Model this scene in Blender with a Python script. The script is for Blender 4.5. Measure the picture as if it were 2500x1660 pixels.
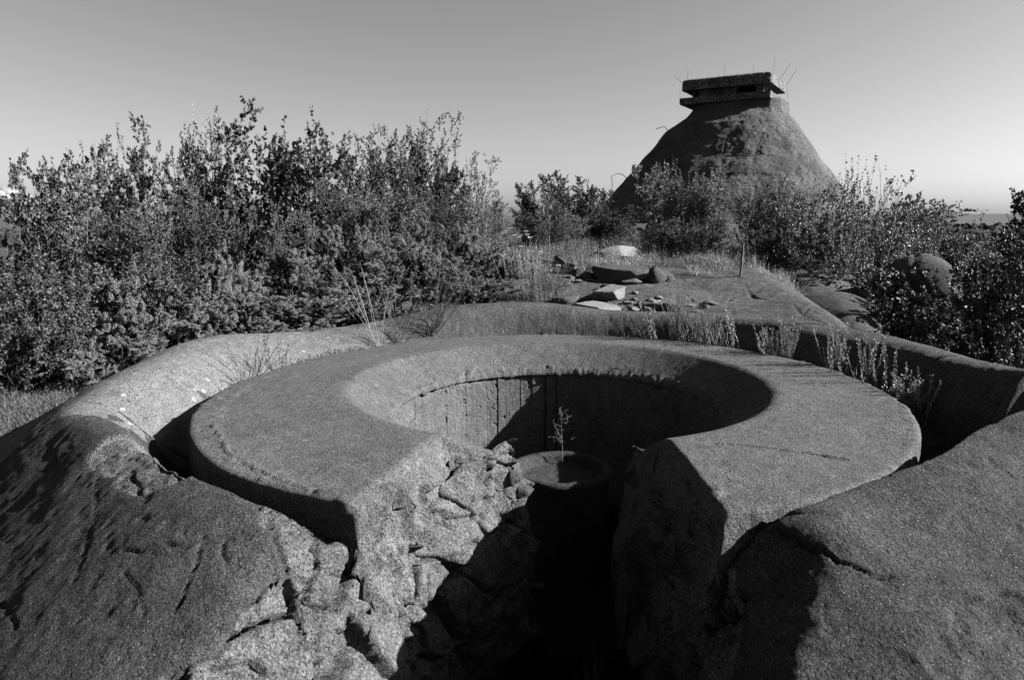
import bpy, math, random
import numpy as np
from mathutils import Vector, Matrix, Euler

for o in list(bpy.data.objects): bpy.data.objects.remove(o)
SC = bpy.context.scene
COL = SC.collection
R = math.radians
# ------------------------------------------------------------------ camera
CAMZ = 1.6; PITCH = 9.85; ROLL = 0.34
cam_d = bpy.data.cameras.new('camera'); cam = bpy.data.objects.new('camera', cam_d); COL.objects.link(cam)
cam_d.sensor_width = 36.0; cam_d.lens = 36.0*1736.0/2500.0
cam_d.clip_start = 0.05; cam_d.clip_end = 40000
cam.location = (0, 0, CAMZ)
cam.matrix_world = Matrix.Translation((0, 0, CAMZ)) @ Euler((R(90-PITCH), 0, 0)).to_matrix().to_4x4() @ Matrix.Rotation(R(-ROLL), 4, 'Z')
SC.camera = cam
# ------------------------------------------------------------------ light
SUN_EL = 27.0; SUN_AZ = 4.5          # elevation; degrees behind the camera's right-hand side
wd = bpy.data.worlds.new('World'); SC.world = wd; wd.use_nodes = True
nt = wd.node_tree; nt.nodes.clear()
sky = nt.nodes.new('ShaderNodeTexSky'); sky.sky_type = 'NISHITA'; sky.sun_disc = False
sdir = Vector((math.cos(R(SUN_EL))*math.cos(R(SUN_AZ)), -math.cos(R(SUN_EL))*math.sin(R(SUN_AZ)), math.sin(R(SUN_EL))))
sky.sun_elevation = R(SUN_EL); sky.sun_rotation = math.atan2(sdir.x, sdir.y)
sky.altitude = 0; sky.air_density = 1.0; sky.dust_density = 1.6; sky.ozone_density = 1.0
sep = nt.nodes.new('ShaderNodeSeparateColor'); nt.links.new(sky.outputs[0], sep.inputs[0])
pw = nt.nodes.new('ShaderNodeMath'); pw.operation = 'POWER'; pw.inputs[1].default_value = SKYPOW = 1.0
nt.links.new(sep.outputs[0], pw.inputs[0])
mu = nt.nodes.new('ShaderNodeMath'); mu.operation = 'MULTIPLY'; mu.inputs[1].default_value = .57      # red-filtered black and white film
nt.links.new(pw.outputs[0], mu.inputs[0])
comb = nt.nodes.new('ShaderNodeCombineColor')
for i in range(3): nt.links.new(mu.outputs[0], comb.inputs[i])
bg = nt.nodes.new('ShaderNodeBackground'); bg.inputs[1].default_value = 0.05
out = nt.nodes.new('ShaderNodeOutputWorld')
nt.links.new(comb.outputs[0], bg.inputs[0]); nt.links.new(bg.outputs[0], out.inputs[0])
sl = bpy.data.lights.new('sun', 'SUN'); sl.energy = 5.0; sl.angle = R(0.5); sl.color = (1, 1, 1)
so = bpy.data.objects.new('sun', sl); COL.objects.link(so)
so.rotation_euler = sdir.to_track_quat('Z', 'Y').to_euler(); so.location = (20, -10, 20)
SC.view_settings.view_transform = 'Standard'; SC.view_settings.look = 'None'
SC.view_settings.exposure = 2.6; SC.view_settings.gamma = 1.0
SC.cycles.max_bounces = 6; SC.cycles.diffuse_bounces = 3; SC.cycles.transparent_max_bounces = 4

# ------------------------------------------------------------------ pixel helpers (photo 2500 x 1660)
_p = R(PITCH); _r = R(ROLL); _f = 1736.0
def ray(px, py):
    u = (px-1250)/_f; v = -(py-830)/_f
    u, v = u*math.cos(_r)+v*math.sin(_r), -u*math.sin(_r)+v*math.cos(_r)
    return (u, math.cos(_p)+v*math.sin(_p), v*math.cos(_p)-math.sin(_p))
def PZ(px, py, z):
    d = ray(px, py); t = (z-CAMZ)/d[2]; return (d[0]*t, d[1]*t, z)
def PY(px, py, Y):
    d = ray(px, py); t = Y/d[1]; return (d[0]*t, Y, CAMZ+d[2]*t)

# ------------------------------------------------------------------ noise
def _h(ix, iy, iz, s):
    n = (ix*374761393 + iy*668265263 + iz*2147483647 + s*1274126177) & 0xffffffff
    n = ((n ^ (n >> 13))*1274126177) & 0xffffffff
    n = ((n ^ (n >> 16))*2246822519) & 0xffffffff
    return ((n ^ (n >> 15)) & 0xffffff)/float(0xffffff)
def vnoise(P, s=0):
    P = np.asarray(P, float); I = np.floor(P).astype(np.int64); F = P-I; F = F*F*F*(F*(F*6-15)+10)
    r = 0
    for dx in (0, 1):
        wx = F[..., 0] if dx else 1-F[..., 0]
        for dy in (0, 1):
            wy = F[..., 1] if dy else 1-F[..., 1]
            for dz in (0, 1):
                wz = F[..., 2] if dz else 1-F[..., 2]
                r = r + wx*wy*wz*_h(I[..., 0]+dx, I[..., 1]+dy, I[..., 2]+dz, s)
    return r*2-1
def fbm(P, o=4, s=0, g=.5):
    P = np.asarray(P, float); a = 1; t = 0; r = 0
    for i in range(o):
        r = r+a*vnoise(P*(2.03**i)+i*17.3, s+i); t += a; a *= g
    return r/t
def worley(P, s=0):
    """F1, F2, random of nearest cell (3), offset vector to the cell point"""
    P = np.asarray(P, float); I = np.floor(P).astype(np.int64); n = P.shape[0]
    f1 = np.full(n, 9.); f2 = np.full(n, 9.); rid = np.zeros((n, 3)); off = np.zeros((n, 3))
    for dx in (-1, 0, 1):
        for dy in (-1, 0, 1):
            for dz in (-1, 0, 1):
                a, b, c = I[:, 0]+dx, I[:, 1]+dy, I[:, 2]+dz
                q = np.stack([a+_h(a, b, c, s+11), b+_h(a, b, c, s+23), c+_h(a, b, c, s+37)], 1)
                D = P-q; d = np.sqrt((D**2).sum(1))
                m = d < f1
                f2 = np.where(m, f1, np.minimum(f2, d)); f1 = np.where(m, d, f1)
                if m.any():
                    off[m] = D[m]
                    rid[m] = np.stack([_h(a[m], b[m], c[m], s+51), _h(a[m], b[m], c[m], s+67), _h(a[m], b[m], c[m], s+83)], 1)
    return f1, f2, rid, off
def sm(a, b, x):
    t = np.clip((x-a)/(b-a), 0, 1); return t*t*(3-2*t)

# ------------------------------------------------------------------ object helpers
def tag(o, label=None, cat=None, group=None, kind=None):
    if label: o['label'] = label
    if cat: o['category'] = cat
    if group: o['group'] = group
    if kind: o['kind'] = kind
    return o
def empty(name, loc=(0, 0, 0), rz=0):
    o = bpy.data.objects.new(name, None); COL.objects.link(o); o.location = loc; o.rotation_euler = (0, 0, rz)
    o.empty_display_size = .2; return o
def npmesh(name, V, F, smooth=True, mat=None):
    V = np.asarray(V, np.float32); F = np.asarray(F, np.int32)
    me = bpy.data.meshes.new(name); k = F.shape[1]
    me.vertices.add(len(V)); me.vertices.foreach_set('co', V.ravel())
    me.loops.add(F.size); me.loops.foreach_set('vertex_index', F.ravel())
    me.polygons.add(len(F)); me.polygons.foreach_set('loop_start', np.arange(0, F.size, k, dtype=np.int32))
    me.polygons.foreach_set('use_smooth', np.full(len(F), smooth))
    me.update(calc_edges=True)
    if mat: me.materials.append(mat)
    return me
def link(name, me, parent=None, loc=(0, 0, 0)):
    o = bpy.data.objects.new(name, me); COL.objects.link(o); o.location = loc
    if parent: o.parent = parent
    return o
def gridfaces(nr, nc, wrap=False):
    i = np.arange(nr-1)[:, None]; j = np.arange(nc if wrap else nc-1)[None, :]; j2 = (j+1) % nc
    return np.stack([i*nc+j, i*nc+j2, (i+1)*nc+j2, (i+1)*nc+j], -1).reshape(-1, 4)
def gridnormals(G):
    du = np.gradient(G, axis=1); dv = np.gradient(G, axis=0)
    n = np.cross(du, dv); n /= np.linalg.norm(n, axis=2, keepdims=True)+1e-12
    return n

# ------------------------------------------------------------------ materials
TONE = .80      # the print is a hard, red-filtered one: everything but the sky a little darker than life
class NB:
    def __init__(s, name):
        s.m = bpy.data.materials.new(name); s.m.use_nodes = True; s.t = s.m.node_tree; s.t.nodes.clear()
        s.o = s.n('ShaderNodeOutputMaterial'); s.b = s.n('ShaderNodeBsdfPrincipled'); s.l(s.b.outputs[0], s.o.inputs[0])
        s.tc = s.n('ShaderNodeTexCoord')
    def n(s, k, **kw):
        x = s.t.nodes.new(k)
        for a, v in kw.items(): setattr(x, a, v)
        return x
    def l(s, a, b): s.t.links.new(a, b)
    def vec(s, scale=(1, 1, 1)):
        if scale == (1, 1, 1): return s.tc.outputs['Object']
        m = s.n('ShaderNodeMapping'); m.inputs['Scale'].default_value = scale; s.l(s.tc.outputs['Object'], m.inputs[0]); return m.outputs[0]
    def noise(s, sc, det=4, rough=.55, vec=None, dist=0):
        x = s.n('ShaderNodeTexNoise'); x.inputs['Scale'].default_value = sc; x.inputs['Detail'].default_value = det
        x.inputs['Roughness'].default_value = rough; x.inputs['Distortion'].default_value = dist
        s.l(vec or s.vec(), x.inputs['Vector']); return x.outputs[0]
    def vor(s, sc, feat='F1', out='Distance', vec=None, rnd=1):
        x = s.n('ShaderNodeTexVoronoi', feature=feat); x.inputs['Scale'].default_value = sc; x.inputs['Randomness'].default_value = rnd
        s.l(vec or s.vec(), x.inputs['Vector']); return x.outputs[out]
    def mr(s, v, a, b, c, d, smooth=False):
        x = s.n('ShaderNodeMapRange'); x.clamp = True
        if smooth: x.interpolation_type = 'SMOOTHSTEP'
        for i, q in zip((1, 2, 3, 4), (a, b, c, d)): x.inputs[i].default_value = q
        s.l(v, x.inputs[0]); return x.outputs[0]
    def ma(s, op, a, b=None):
        x = s.n('ShaderNodeMath', operation=op)
        for i, q in enumerate((a, b)):
            if q is None: continue
            if isinstance(q, (int, float)): x.inputs[i].default_value = q
            else: s.l(q, x.inputs[i])
        return x.outputs[0]
    def grey(s, v):
        v = s.ma('MULTIPLY', v, TONE)
        c = s.n('ShaderNodeCombineColor')
        for i in range(3): s.l(v, c.inputs[i])
        s.l(c.outputs[0], s.b.inputs['Base Color'])
    def bump(s, h, dist, strength=1.0, prev=None):
        x = s.n('ShaderNodeBump'); x.inputs['Distance'].default_value = dist; x.inputs['Strength'].default_value = strength
        s.l(h, x.inputs['Height'])
        if prev is not None: s.l(prev, x.inputs['Normal'])
        return x.outputs[0]
    def fin(s, rough=.9, spec=.25, nrm=None):
        s.b.inputs['Roughness'].default_value = rough; s.b.inputs['Specular IOR Level'].default_value = spec
        if nrm is not None: s.l(nrm, s.b.inputs['Normal'])
        return s.m

def concrete(name, base, grain=1.0, bumpk=1.0, lichen=0.0, stain=.5, fleck=.8, boards=False):
    b = NB(name)
    big = b.mr(b.noise(1.3, 5, .6), .3, .7, 1-.35*stain, 1+.3*stain)
    mid = b.mr(b.noise(9, 4, .6), .3, .7, .80, 1.20)
    blot = b.mr(b.noise(3.2, 6, .75, None, 1.2), .52, .66, 1, 1-.42*stain)
    mid = b.ma('MULTIPLY', mid, blot)
    g1 = b.mr(b.noise(75*grain, 2, .7), .32, .68, .40, 1.60)
    g2 = b.mr(b.noise(210*grain, 1, .6), .3, .7, .8, 1.2)
    v = b.ma('MULTIPLY', b.ma('MULTIPLY', big, mid), b.ma('MULTIPLY', g1, g2))
    # pale and dark aggregate showing at the worn surface
    vd = b.n('ShaderNodeTexVoronoi'); vd.inputs['Scale'].default_value = 62*grain; b.l(b.vec(), vd.inputs['Vector'])
    sc = b.n('ShaderNodeSeparateColor'); b.l(vd.outputs['Color'], sc.inputs[0])
    core = b.mr(vd.outputs['Distance'], .25, .38, 1, 0)
    peb = b.ma('MULTIPLY', core, b.mr(sc.outputs[0], .86, .92, 0, 1))
    dk = b.ma('MULTIPLY', core, b.mr(sc.outputs[1], .80, .84, 0, 1))
    v = b.ma('MULTIPLY', v, b.ma('SUBTRACT', 1.0, b.ma('MULTIPLY', dk, .55)))
    v = b.ma('ADD', b.ma('MULTIPLY', v, base), b.ma('MULTIPLY', peb, .07*fleck))
    if lichen:
        lv = b.vor(5.0, vec=None); ln = b.noise(14, 3, .6)
        m = b.mr(b.ma('ADD', lv, b.ma('MULTIPLY', ln, .25)), .24, .27, 1, 0)
        m = b.ma('MULTIPLY', m, b.mr(b.noise(1.1, 2), .42, .55, 0, 1))
        v = b.ma('ADD', v, b.ma('MULTIPLY', m, lichen))
    b.grey(v)
    h = b.ma('ADD', b.noise(60*grain, 4, .75), b.ma('MULTIPLY', core, .35))
    if boards: pass
    pk = b.mr(b.vor(19*grain, vec=None), .10, .30, 0, 1); pk = b.ma('MAXIMUM', pk, b.mr(b.noise(2.7, 2), .42, .6, 1, 0))
    n0 = b.bump(pk, .012*bumpk, .8)
    n1 = b.bump(h, .012*bumpk/grain, 1.0, n0)
    n2 = b.bump(b.noise(12, 4, .65), .02*bumpk, .6, n1)
    return b.fin(.95, .04, n2)

def rockmat(name, base, streak=(1, 1, 1), k=1.0, sc=1.0, bk=1.0, contrast=1.0):
    b = NB(name); vec = b.vec(streak)
    big = b.mr(b.noise(.7*sc, 6, .65, vec), .3, .7, 1-.45*contrast, 1+.45*contrast)
    mid = b.mr(b.noise(5*sc, 5, .7, vec), .3, .7, .7, 1.3)
    g = b.mr(b.noise(45*sc*k, 3, .7), .3, .7, .65, 1.35)
    v = b.ma('MULTIPLY', b.ma('MULTIPLY', big, mid), b.ma('MULTIPLY', g, base)); b.grey(v)
    n1 = b.bump(b.noise(30*sc*k, 5, .75), .02/sc*bk, 1)
    n2 = b.bump(b.noise(3*sc, 6, .7, vec), .12/sc*bk, .6, n1)
    return b.fin(.95, .05, n2)

def leafmat(name, base, var=.5, trans=.25, rough=.45, spec=.5):
    b = NB(name)
    r = b.n('ShaderNodeObjectInfo'); g = b.n('ShaderNodeNewGeometry')
    v = b.mr(g.outputs['Random Per Island'], 0, 1, base*(1-var), base*(1+var))
    v = b.ma('MULTIPLY', v, b.mr(r.outputs['Random'], 0, 1, .8, 1.2))
    b.grey(v); b.fin(rough, spec)
    t = b.n('ShaderNodeBsdfTranslucent'); c = b.n('ShaderNodeCombineColor')
    v = b.ma('MULTIPLY', v, TONE)
    for i in range(3): b.l(v, c.inputs[i])
    b.l(c.outputs[0], t.inputs[0])
    mx = b.n('ShaderNodeMixShader'); mx.inputs[0].default_value = trans
    b.l(b.b.outputs[0], mx.inputs[1]); b.l(t.outputs[0], mx.inputs[2]); b.l(mx.outputs[0], b.o.inputs[0])
    return b.m
def plain(name, base, rough=.8, var=.3, sc=20, spec=.3):
    b = NB(name); b.grey(b.mr(b.noise(sc, 4, .6), .3, .7, base*(1-var), base*(1+var)))
    return b.fin(rough, spec, b.bump(b.noise(sc*3, 3, .6), .01, .5))

M_SLAB = concrete('slab_concrete', .060, lichen=.03, stain=.45)
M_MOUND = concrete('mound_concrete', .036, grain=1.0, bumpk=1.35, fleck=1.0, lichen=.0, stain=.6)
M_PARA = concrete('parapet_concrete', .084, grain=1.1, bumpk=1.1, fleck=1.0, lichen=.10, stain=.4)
M_WALL = concrete('board_formed_concrete', .062, bumpk=.8, fleck=.5)
M_FLOOR = plain('pit_floor_shade', .008, .95, .3, 20, .0)  # near-black colour stands in for the deep shade of pit and corridor
M_PED = concrete('pedestal_shade_concrete', .028, fleck=.3)  # pedestal colour darkened to carry the shade of the pit
# ================================================================== THE EMPLACEMENT
CX, CY = .38, 6.6          # centre of the parapet and the slab rim
IX, IY = .45, 6.95         # centre of the pit
TB = np.array([  # angle, crest radius, crest z, trough floor z, foot radius, outer slope, crest roundness, rise exponent, rounding
 (0, 3.82, .28, -.22, 3.36, .60, .25, 3.0),
 (25, 3.95, .27, -.12, 3.36, .55, .25, 3.5),
 (35, 3.92, .30, -.10, 3.36, .50, .25, 3.8),
 (47, 4.05, .28, -.10, 3.36, .40, .25, 6.0),
 (60, 3.60, .28, -.08, 3.26, .16, .15, 3.0),
 (73, 3.52, .27, -.08, 3.16, .16, .15, 3.0),
 (85, 3.52, .34, -.06, 3.12, .14, .15, 3.0),
 (103, 3.55, .37, -.06, 3.12, .14, .15, 3.0),
 (113, 3.55, .32, -.06, 3.14, .16, .15, 3.0),
 (124, 3.75, .20, -.06, 3.18, .30, .25, 2.8),
 (134, 3.92, .14, -.06, 3.22, .50, .25, 2.3),
 (146, 4.00, .18, -.07, 3.25, .55, .25, 2.0),
 (156, 4.08, .25, -.08, 3.26, .60, .25, 2.0),
 (166, 3.95, .28, -.09, 3.28, .60, .25, 2.0),
 (178, 3.84, .24, -.10, 3.30, .60, .25, 2.0),
 (186, 3.86, .20, -.14, 3.33, .60, .25, 2.0),
 (196, 4.00, .13, -.40, 3.34, .80, .18, 2.2),
 (203, 3.83, .10, -.48, 3.34, .78, .15, 2.4),
 (209, 3.60, .08, -.50, 3.34, .70, .12, 2.4),
 (221, 3.42, .06, -.50, 3.33, .64, .15, 2.0),
 (234, 3.35, .02, -.38, 3.26, .60, .18, 2.0),
 (244, 3.29, -.05, -.19, 3.20, .56, .18, 2.0),
 (260, 3.20, -.15, -.16, 3.12, .55, .18, 2.0),
 (275, 3.15, -.18, -.30, 3.06, .50, .15, 2.0),
 (283, 3.13, -.10, -.30, 3.04, .45, .12, 2.0),
 (292, 3.19, .03, -.25, 3.04, .42, .12, 2.0),
 (299.5, 3.14, .05, -.50, 3.07, .42, .15, 2.0),
 (311, 3.28, .13, -.80, 3.18, .42, .18, 2.0),
 (320, 3.38, .20, -.90, 3.28, .42, .18, 2.0),
 (327, 3.60, .27, -.90, 3.38, .42, .25, 1.8),
 (335, 3.95, .33, -.90, 3.42, .45, .3, 1.7),
 (344, 3.98, .35, -.80, 3.44, .55, .25, 2.0),
 (351, 3.88, .31, -.35, 3.42, .60, .25, 2.5),
 (360, 3.82, .28, -.22, 3.36, .60, .25, 3.0)], float)
def tab(a, i):
    # periodic smooth interpolation (cubic Hermite)
    xs = TB[:, 0]; ys = TB[:, i]; n = len(xs)-1
    dx = np.diff(xs); sl = np.diff(ys)/dx
    m = np.zeros(n+1)
    for k in range(n):
        p, q = sl[k-1], sl[k]
        m[k] = 0 if p*q <= 0 else 2*p*q/(p+q)
    m[n] = m[0]
    a = np.mod(a, 360); k = np.clip(np.searchsorted(xs, a, side='right')-1, 0, n-1)
    h = dx[k]; t = (a-xs[k])/h
    return (2*t**3-3*t**2+1)*ys[k]+(t**3-2*t**2+t)*h*m[k]+(-2*t**3+3*t**2)*ys[k+1]+(t**3-t**2)*h*m[k+1]
LT = np.array([(0., -1.9), (2.3, -1.75), (2.9, -1.6), (3.3, -1.30), (3.7, -1.04), (4.0, -.93), (5.10, -.40), (5.36, -.10), (5.6, .02)])   # y, top edge x of the corridor's left side
LB = np.array([(0., -.9), (2.9, -.75), (4.0, -.60), (4.6, -.30), (5.16, .06), (5.6, .12)])                   # y, foot x of it (z -1.3)
RT = np.array([(0., 1.0), (2.3, 1.30), (2.8, 1.46), (3.4, 1.72), (3.58, 1.52), (3.72, 1.20), (4.1, 1.20), (4.77, 1.16), (5.16, 1.04), (5.45, .97), (5.6, .97)])
RB = np.array([(0., .80), (3.3, .86), (3.7, .95), (4.6, 1.02), (5.16, .98), (5.6, .96)])
def ip(T, y): return np.interp(y, T[:, 0], T[:, 1])
FLOORZ = -1.95
def H(x, y):
    x = np.asarray(x, float); y = np.asarray(y, float)
    dx, dy = x-CX, y-CY; r = np.hypot(dx, dy); a = np.degrees(np.arctan2(dy, dx))
    rc, zc, zt, rf, k, w, e = [tab(a, i) for i in range(1, 8)]
    u = np.clip((r-rf)/np.maximum(rc-rf, .03), 0, 1)
    inn = zt+(zc-zt)*(1-(1-u)**e)
    d = np.maximum(r-rc, 0)
    outz = zc-k*(np.sqrt(d*d+w*w)-w)
    z = np.where(r < rc, inn, outz)
    # under the slab near the corridor the rubble comes up to the slab's underside
    near = sm(248, 258, np.mod(a, 360))*(1-sm(296, 302, np.mod(a, 360)))
    zu = -.20-.10*sm(2.9, 3.02, r)
    z = np.where(r < 3.02, z*(1-near)+zu*near, z)
    # the corridor
    lt, lb, rt, rb = ip(LT, y), ip(LB, y), ip(RT, y), ip(RB, y)
    ztl = np.where(y > 3.75, -.16, -.16-.25*(3.75-y))
    w1 = (x-lt)/np.maximum(lb-lt, .1)
    q = np.interp(y, [3.2, 4.0, 5.0, 5.4], [1.35, 1.6, 1.9, 2.2])
    D = np.interp(y, [2.6, 3.2, 4.0, 5.0, 5.45], [.75, .9, 1.05, .75, .40])
    sl_ = np.where(w1 < 0, ztl-.9*w1*(lb-lt), ztl-D*np.clip(w1, 0, 1)**q)
    sl_ = sl_-np.maximum(w1-1, 0)*(lb-lt)*6
    w2 = (rt-x)/np.maximum(rt-rb, .06)
    ztr = np.where(y > 3.6, -.14, .02-.30*(3.5-y))
    q2 = np.interp(y, [3.2, 3.7], [1.25, 1.6])
    D2 = np.interp(y, [2.6, 3.3, 3.8, 5.2], [.6, .75, 1.0, .6])
    sr_ = np.where(w2 < 0, ztr-.9*w2*(rt-rb), ztr-D2*np.clip(w2, 0, 1)**q2)
    sr_ = sr_-np.maximum(w2-1, 0)*(rt-rb+.05)*8
    s = np.maximum(sl_, sr_)
    s = np.maximum(s, FLOORZ)
    ramp = FLOORZ+np.clip(3.0-y, 0, 9)*2.6     # corridor closed by a slope of rubble below the photographer
    s = np.maximum(s, np.where(y < 3.0, np.minimum(ramp, -.28), FLOORZ))
    kk = .05; hh = np.clip(.5+.5*(s-z)/kk, 0, 1)
    z2 = s*(1-hh)+z*hh-kk*hh*(1-hh)
    z = np.where(y < 5.6, z2, z)
    return z
def hit(px, py, zoff=0, t0=1.5):
    d = ray(px, py)
    T = np.arange(t0, 14, .002); z = CAMZ+d[2]*T-np.maximum(H(d[0]*T, d[1]*T), 
        np.where((np.hypot(d[0]*T-CX, d[1]*T-CY) < 3.05) & (np.hypot(d[0]*T-IX, d[1]*T-IY) > 2.08) & ((d[0]*T < ip(LT, d[1]*T)) | (d[0]*T > ip(RT, d[1]*T)) | (d[1]*T > 5.3)), 0, -9))-zoff
    i = np.argmax(z < 0)
    return (d[0]*T[i], d[1]*T[i], CAMZ+d[2]*T[i])

# cracks and breaks seen in the concrete: (points in the photo, width m, depth m)
CR_IMG = [
 ([(1858,1268),(1905,1300),(1962,1330),(2010,1345),(2045,1368),(2100,1385),(2142,1402),(2182,1404)], .013, .035),
 ([(500,1308),(472,1386),(450,1440),(430,1482)], .008, .016),
 ([(240,1150),(232,1260),(213,1335),(182,1420)], .007, .010),
 ([(312,1140),(326,1172),(334,1205)], .011, .018),
 ([(0,1470),(28,1500),(40,1540)], .008, .014),
 ([(300,1385),(345,1460),(352,1500)], .008, .010),
 ([(300,1350),(304,1345),(345,1350)], .010, .014),
 ([(410,1330),(455,1338)], .009, .012),
 ([(545,1320),(540,1350),(556,1375)], .009, .012),
 ([(876,1540),(850,1590),(822,1625),(796,1660)], .05, .13),
 ([(876,1540),(905,1580),(945,1622),(975,1662)], .045, .13),
 ([(830,1480),(846,1440),(872,1380),(880,1350),(900,1330)], .03, .08),
 ([(765,1335),(782,1375),(762,1430),(750,1462),(775,1485),(828,1488)], .016, .045),
 ([(670,1310),(690,1360),(730,1410),(745,1418)], .014, .03),
 ([(560,1480),(600,1470),(650,1450),(700,1418)], .012, .03),
 ([(520,1625),(560,1630),(620,1618),(640,1640)], .016, .045),
 ([(968,1400),(976,1440),(990,1480),(1010,1545)], .03, .10),
 ([(930,1410),(960,1440),(985,1450)], .014, .05),
 ([(1005,1255),(1008,1300),(1040,1312),(1085,1270),(1180,1262)], .014, .045),
 ([(1052,1415),(1056,1460),(1066,1490)], .014, .04),
 ([(1095,1370),(1130,1340),(1160,1320)], .012, .04),
 ([(830,1540),(850,1545),(876,1540),(885,1500),(930,1485)], .012, .04),
]
CR_SLAB = [
 ([(1755,1085),(1800,1086),(1880,1093),(1960,1104),(2050,1120),(2085,1124)], .010, .016),
 ([(522,1040),(548,1085),(560,1110),(600,1130),(625,1148)], .010, .016),
 ([(625,1148),(690,1175),(760,1198),(850,1212)], .009, .014),
 ([(640,1320),(700,1190)], .001, .0),
]
CRACKS = []
random.seed(5)
for pts, w, dp in CR_IMG+CR_SLAB:
    W = [hit(*p) for p in pts]
    # jagged subdivision
    Q = []
    for p, q in zip(W[:-1], W[1:]):
        L = math.dist(p, q); n = max(1, int(L/.05))
        for i in range(n):
            t = i/n; j = 0 if i == 0 else .010
            Q.append(tuple(p[k]+(q[k]-p[k])*t+(random.uniform(-j, j) if k < 2 else 0) for k in range(3)))
    Q.append(W[-1]); CRACKS.append((np.array(Q), w, dp))
def crack_depth(V):
    out = np.zeros(len(V)); wob = 1+.5*vnoise(V*14, 91)
    for Q, w, dp in CRACKS:
        if dp == 0: continue
        lo = Q.min(0)-.1; hi = Q.max(0)+.1
        m = np.where(((V > lo) & (V < hi)).all(1))[0]
        if not len(m): continue
        P = V[m]; best = np.full(len(m), 9.)
        for a, b in zip(Q[:-1], Q[1:]):
            ab = b-a; t = np.clip(((P-a)@ab)/max(ab@ab, 1e-9), 0, 1); dv = P-(a+t[:, None]*ab); dv[:, 2] *= .45
            best = np.minimum(best, np.linalg.norm(dv, axis=1))
        out[m] = np.maximum(out[m], dp*(1-sm(.35, 1.1, best/(w*wob[m]))))
    return out

def rubble(V):
    """broken masonry: flat split stone faces, narrow crevices, crumbling mortar between"""
    Wp = V+.035*np.stack([fbm(V*4, 2, 5), fbm(V*4+9, 2, 6), fbm(V*4+19, 2, 7)], 1)
    Wp = Wp@np.array([[.8, .6, 0], [-.6, .8, 0], [0, 0, 1.]])*np.array([1.25, .75, 1.0])
    f1, f2, rid, off = worley(Wp*2.5, 3)
    tilt = (rid-.5)*2
    plate = (off*tilt).sum(1)/2.5*.34+(rid[:, 0]-.5)*.05
    edge = f2-f1
    crev = -(.028+.10*(rid[:, 1] > .35))*(1-sm(.0, .065, edge))
    g1, g2, gid, goff = worley(Wp*8.5+3, 8)
    small = (gid[:, 0]-.5)*.022-.02*(gid[:, 1] > .4)*(1-sm(0, .09, g2-g1))+(goff*(gid-.5)).sum(1)/8.5*1.0
    mix = sm(.05, .25, fbm(V*2.3, 2, 31)+.06)
    mortar = 1-sm(.03, .16, edge)
    chip = -.02*sm(.18, .45, fbm(V*7, 3, 33))
    return plate*(1-.4*mix)+crev+small*mix*1.5+mortar*(.012*fbm(V*26, 3, 21)-.008)+.004*fbm(V*12, 3, 41)+.0035*fbm(V*45, 2, 42)+chip

EMP = empty('gun_emplacement', (CX, CY, 0))
tag(EMP, 'ring shaped concrete gun pit with broken entrance corridor in the foreground', 'gun emplacement')
def emp_part(name, V, F, mat, smooth=True):
    V = np.asarray(V)-np.array([CX, CY, 0]); o = link(name, npmesh(name, V, F, smooth, mat), EMP); return o

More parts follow.
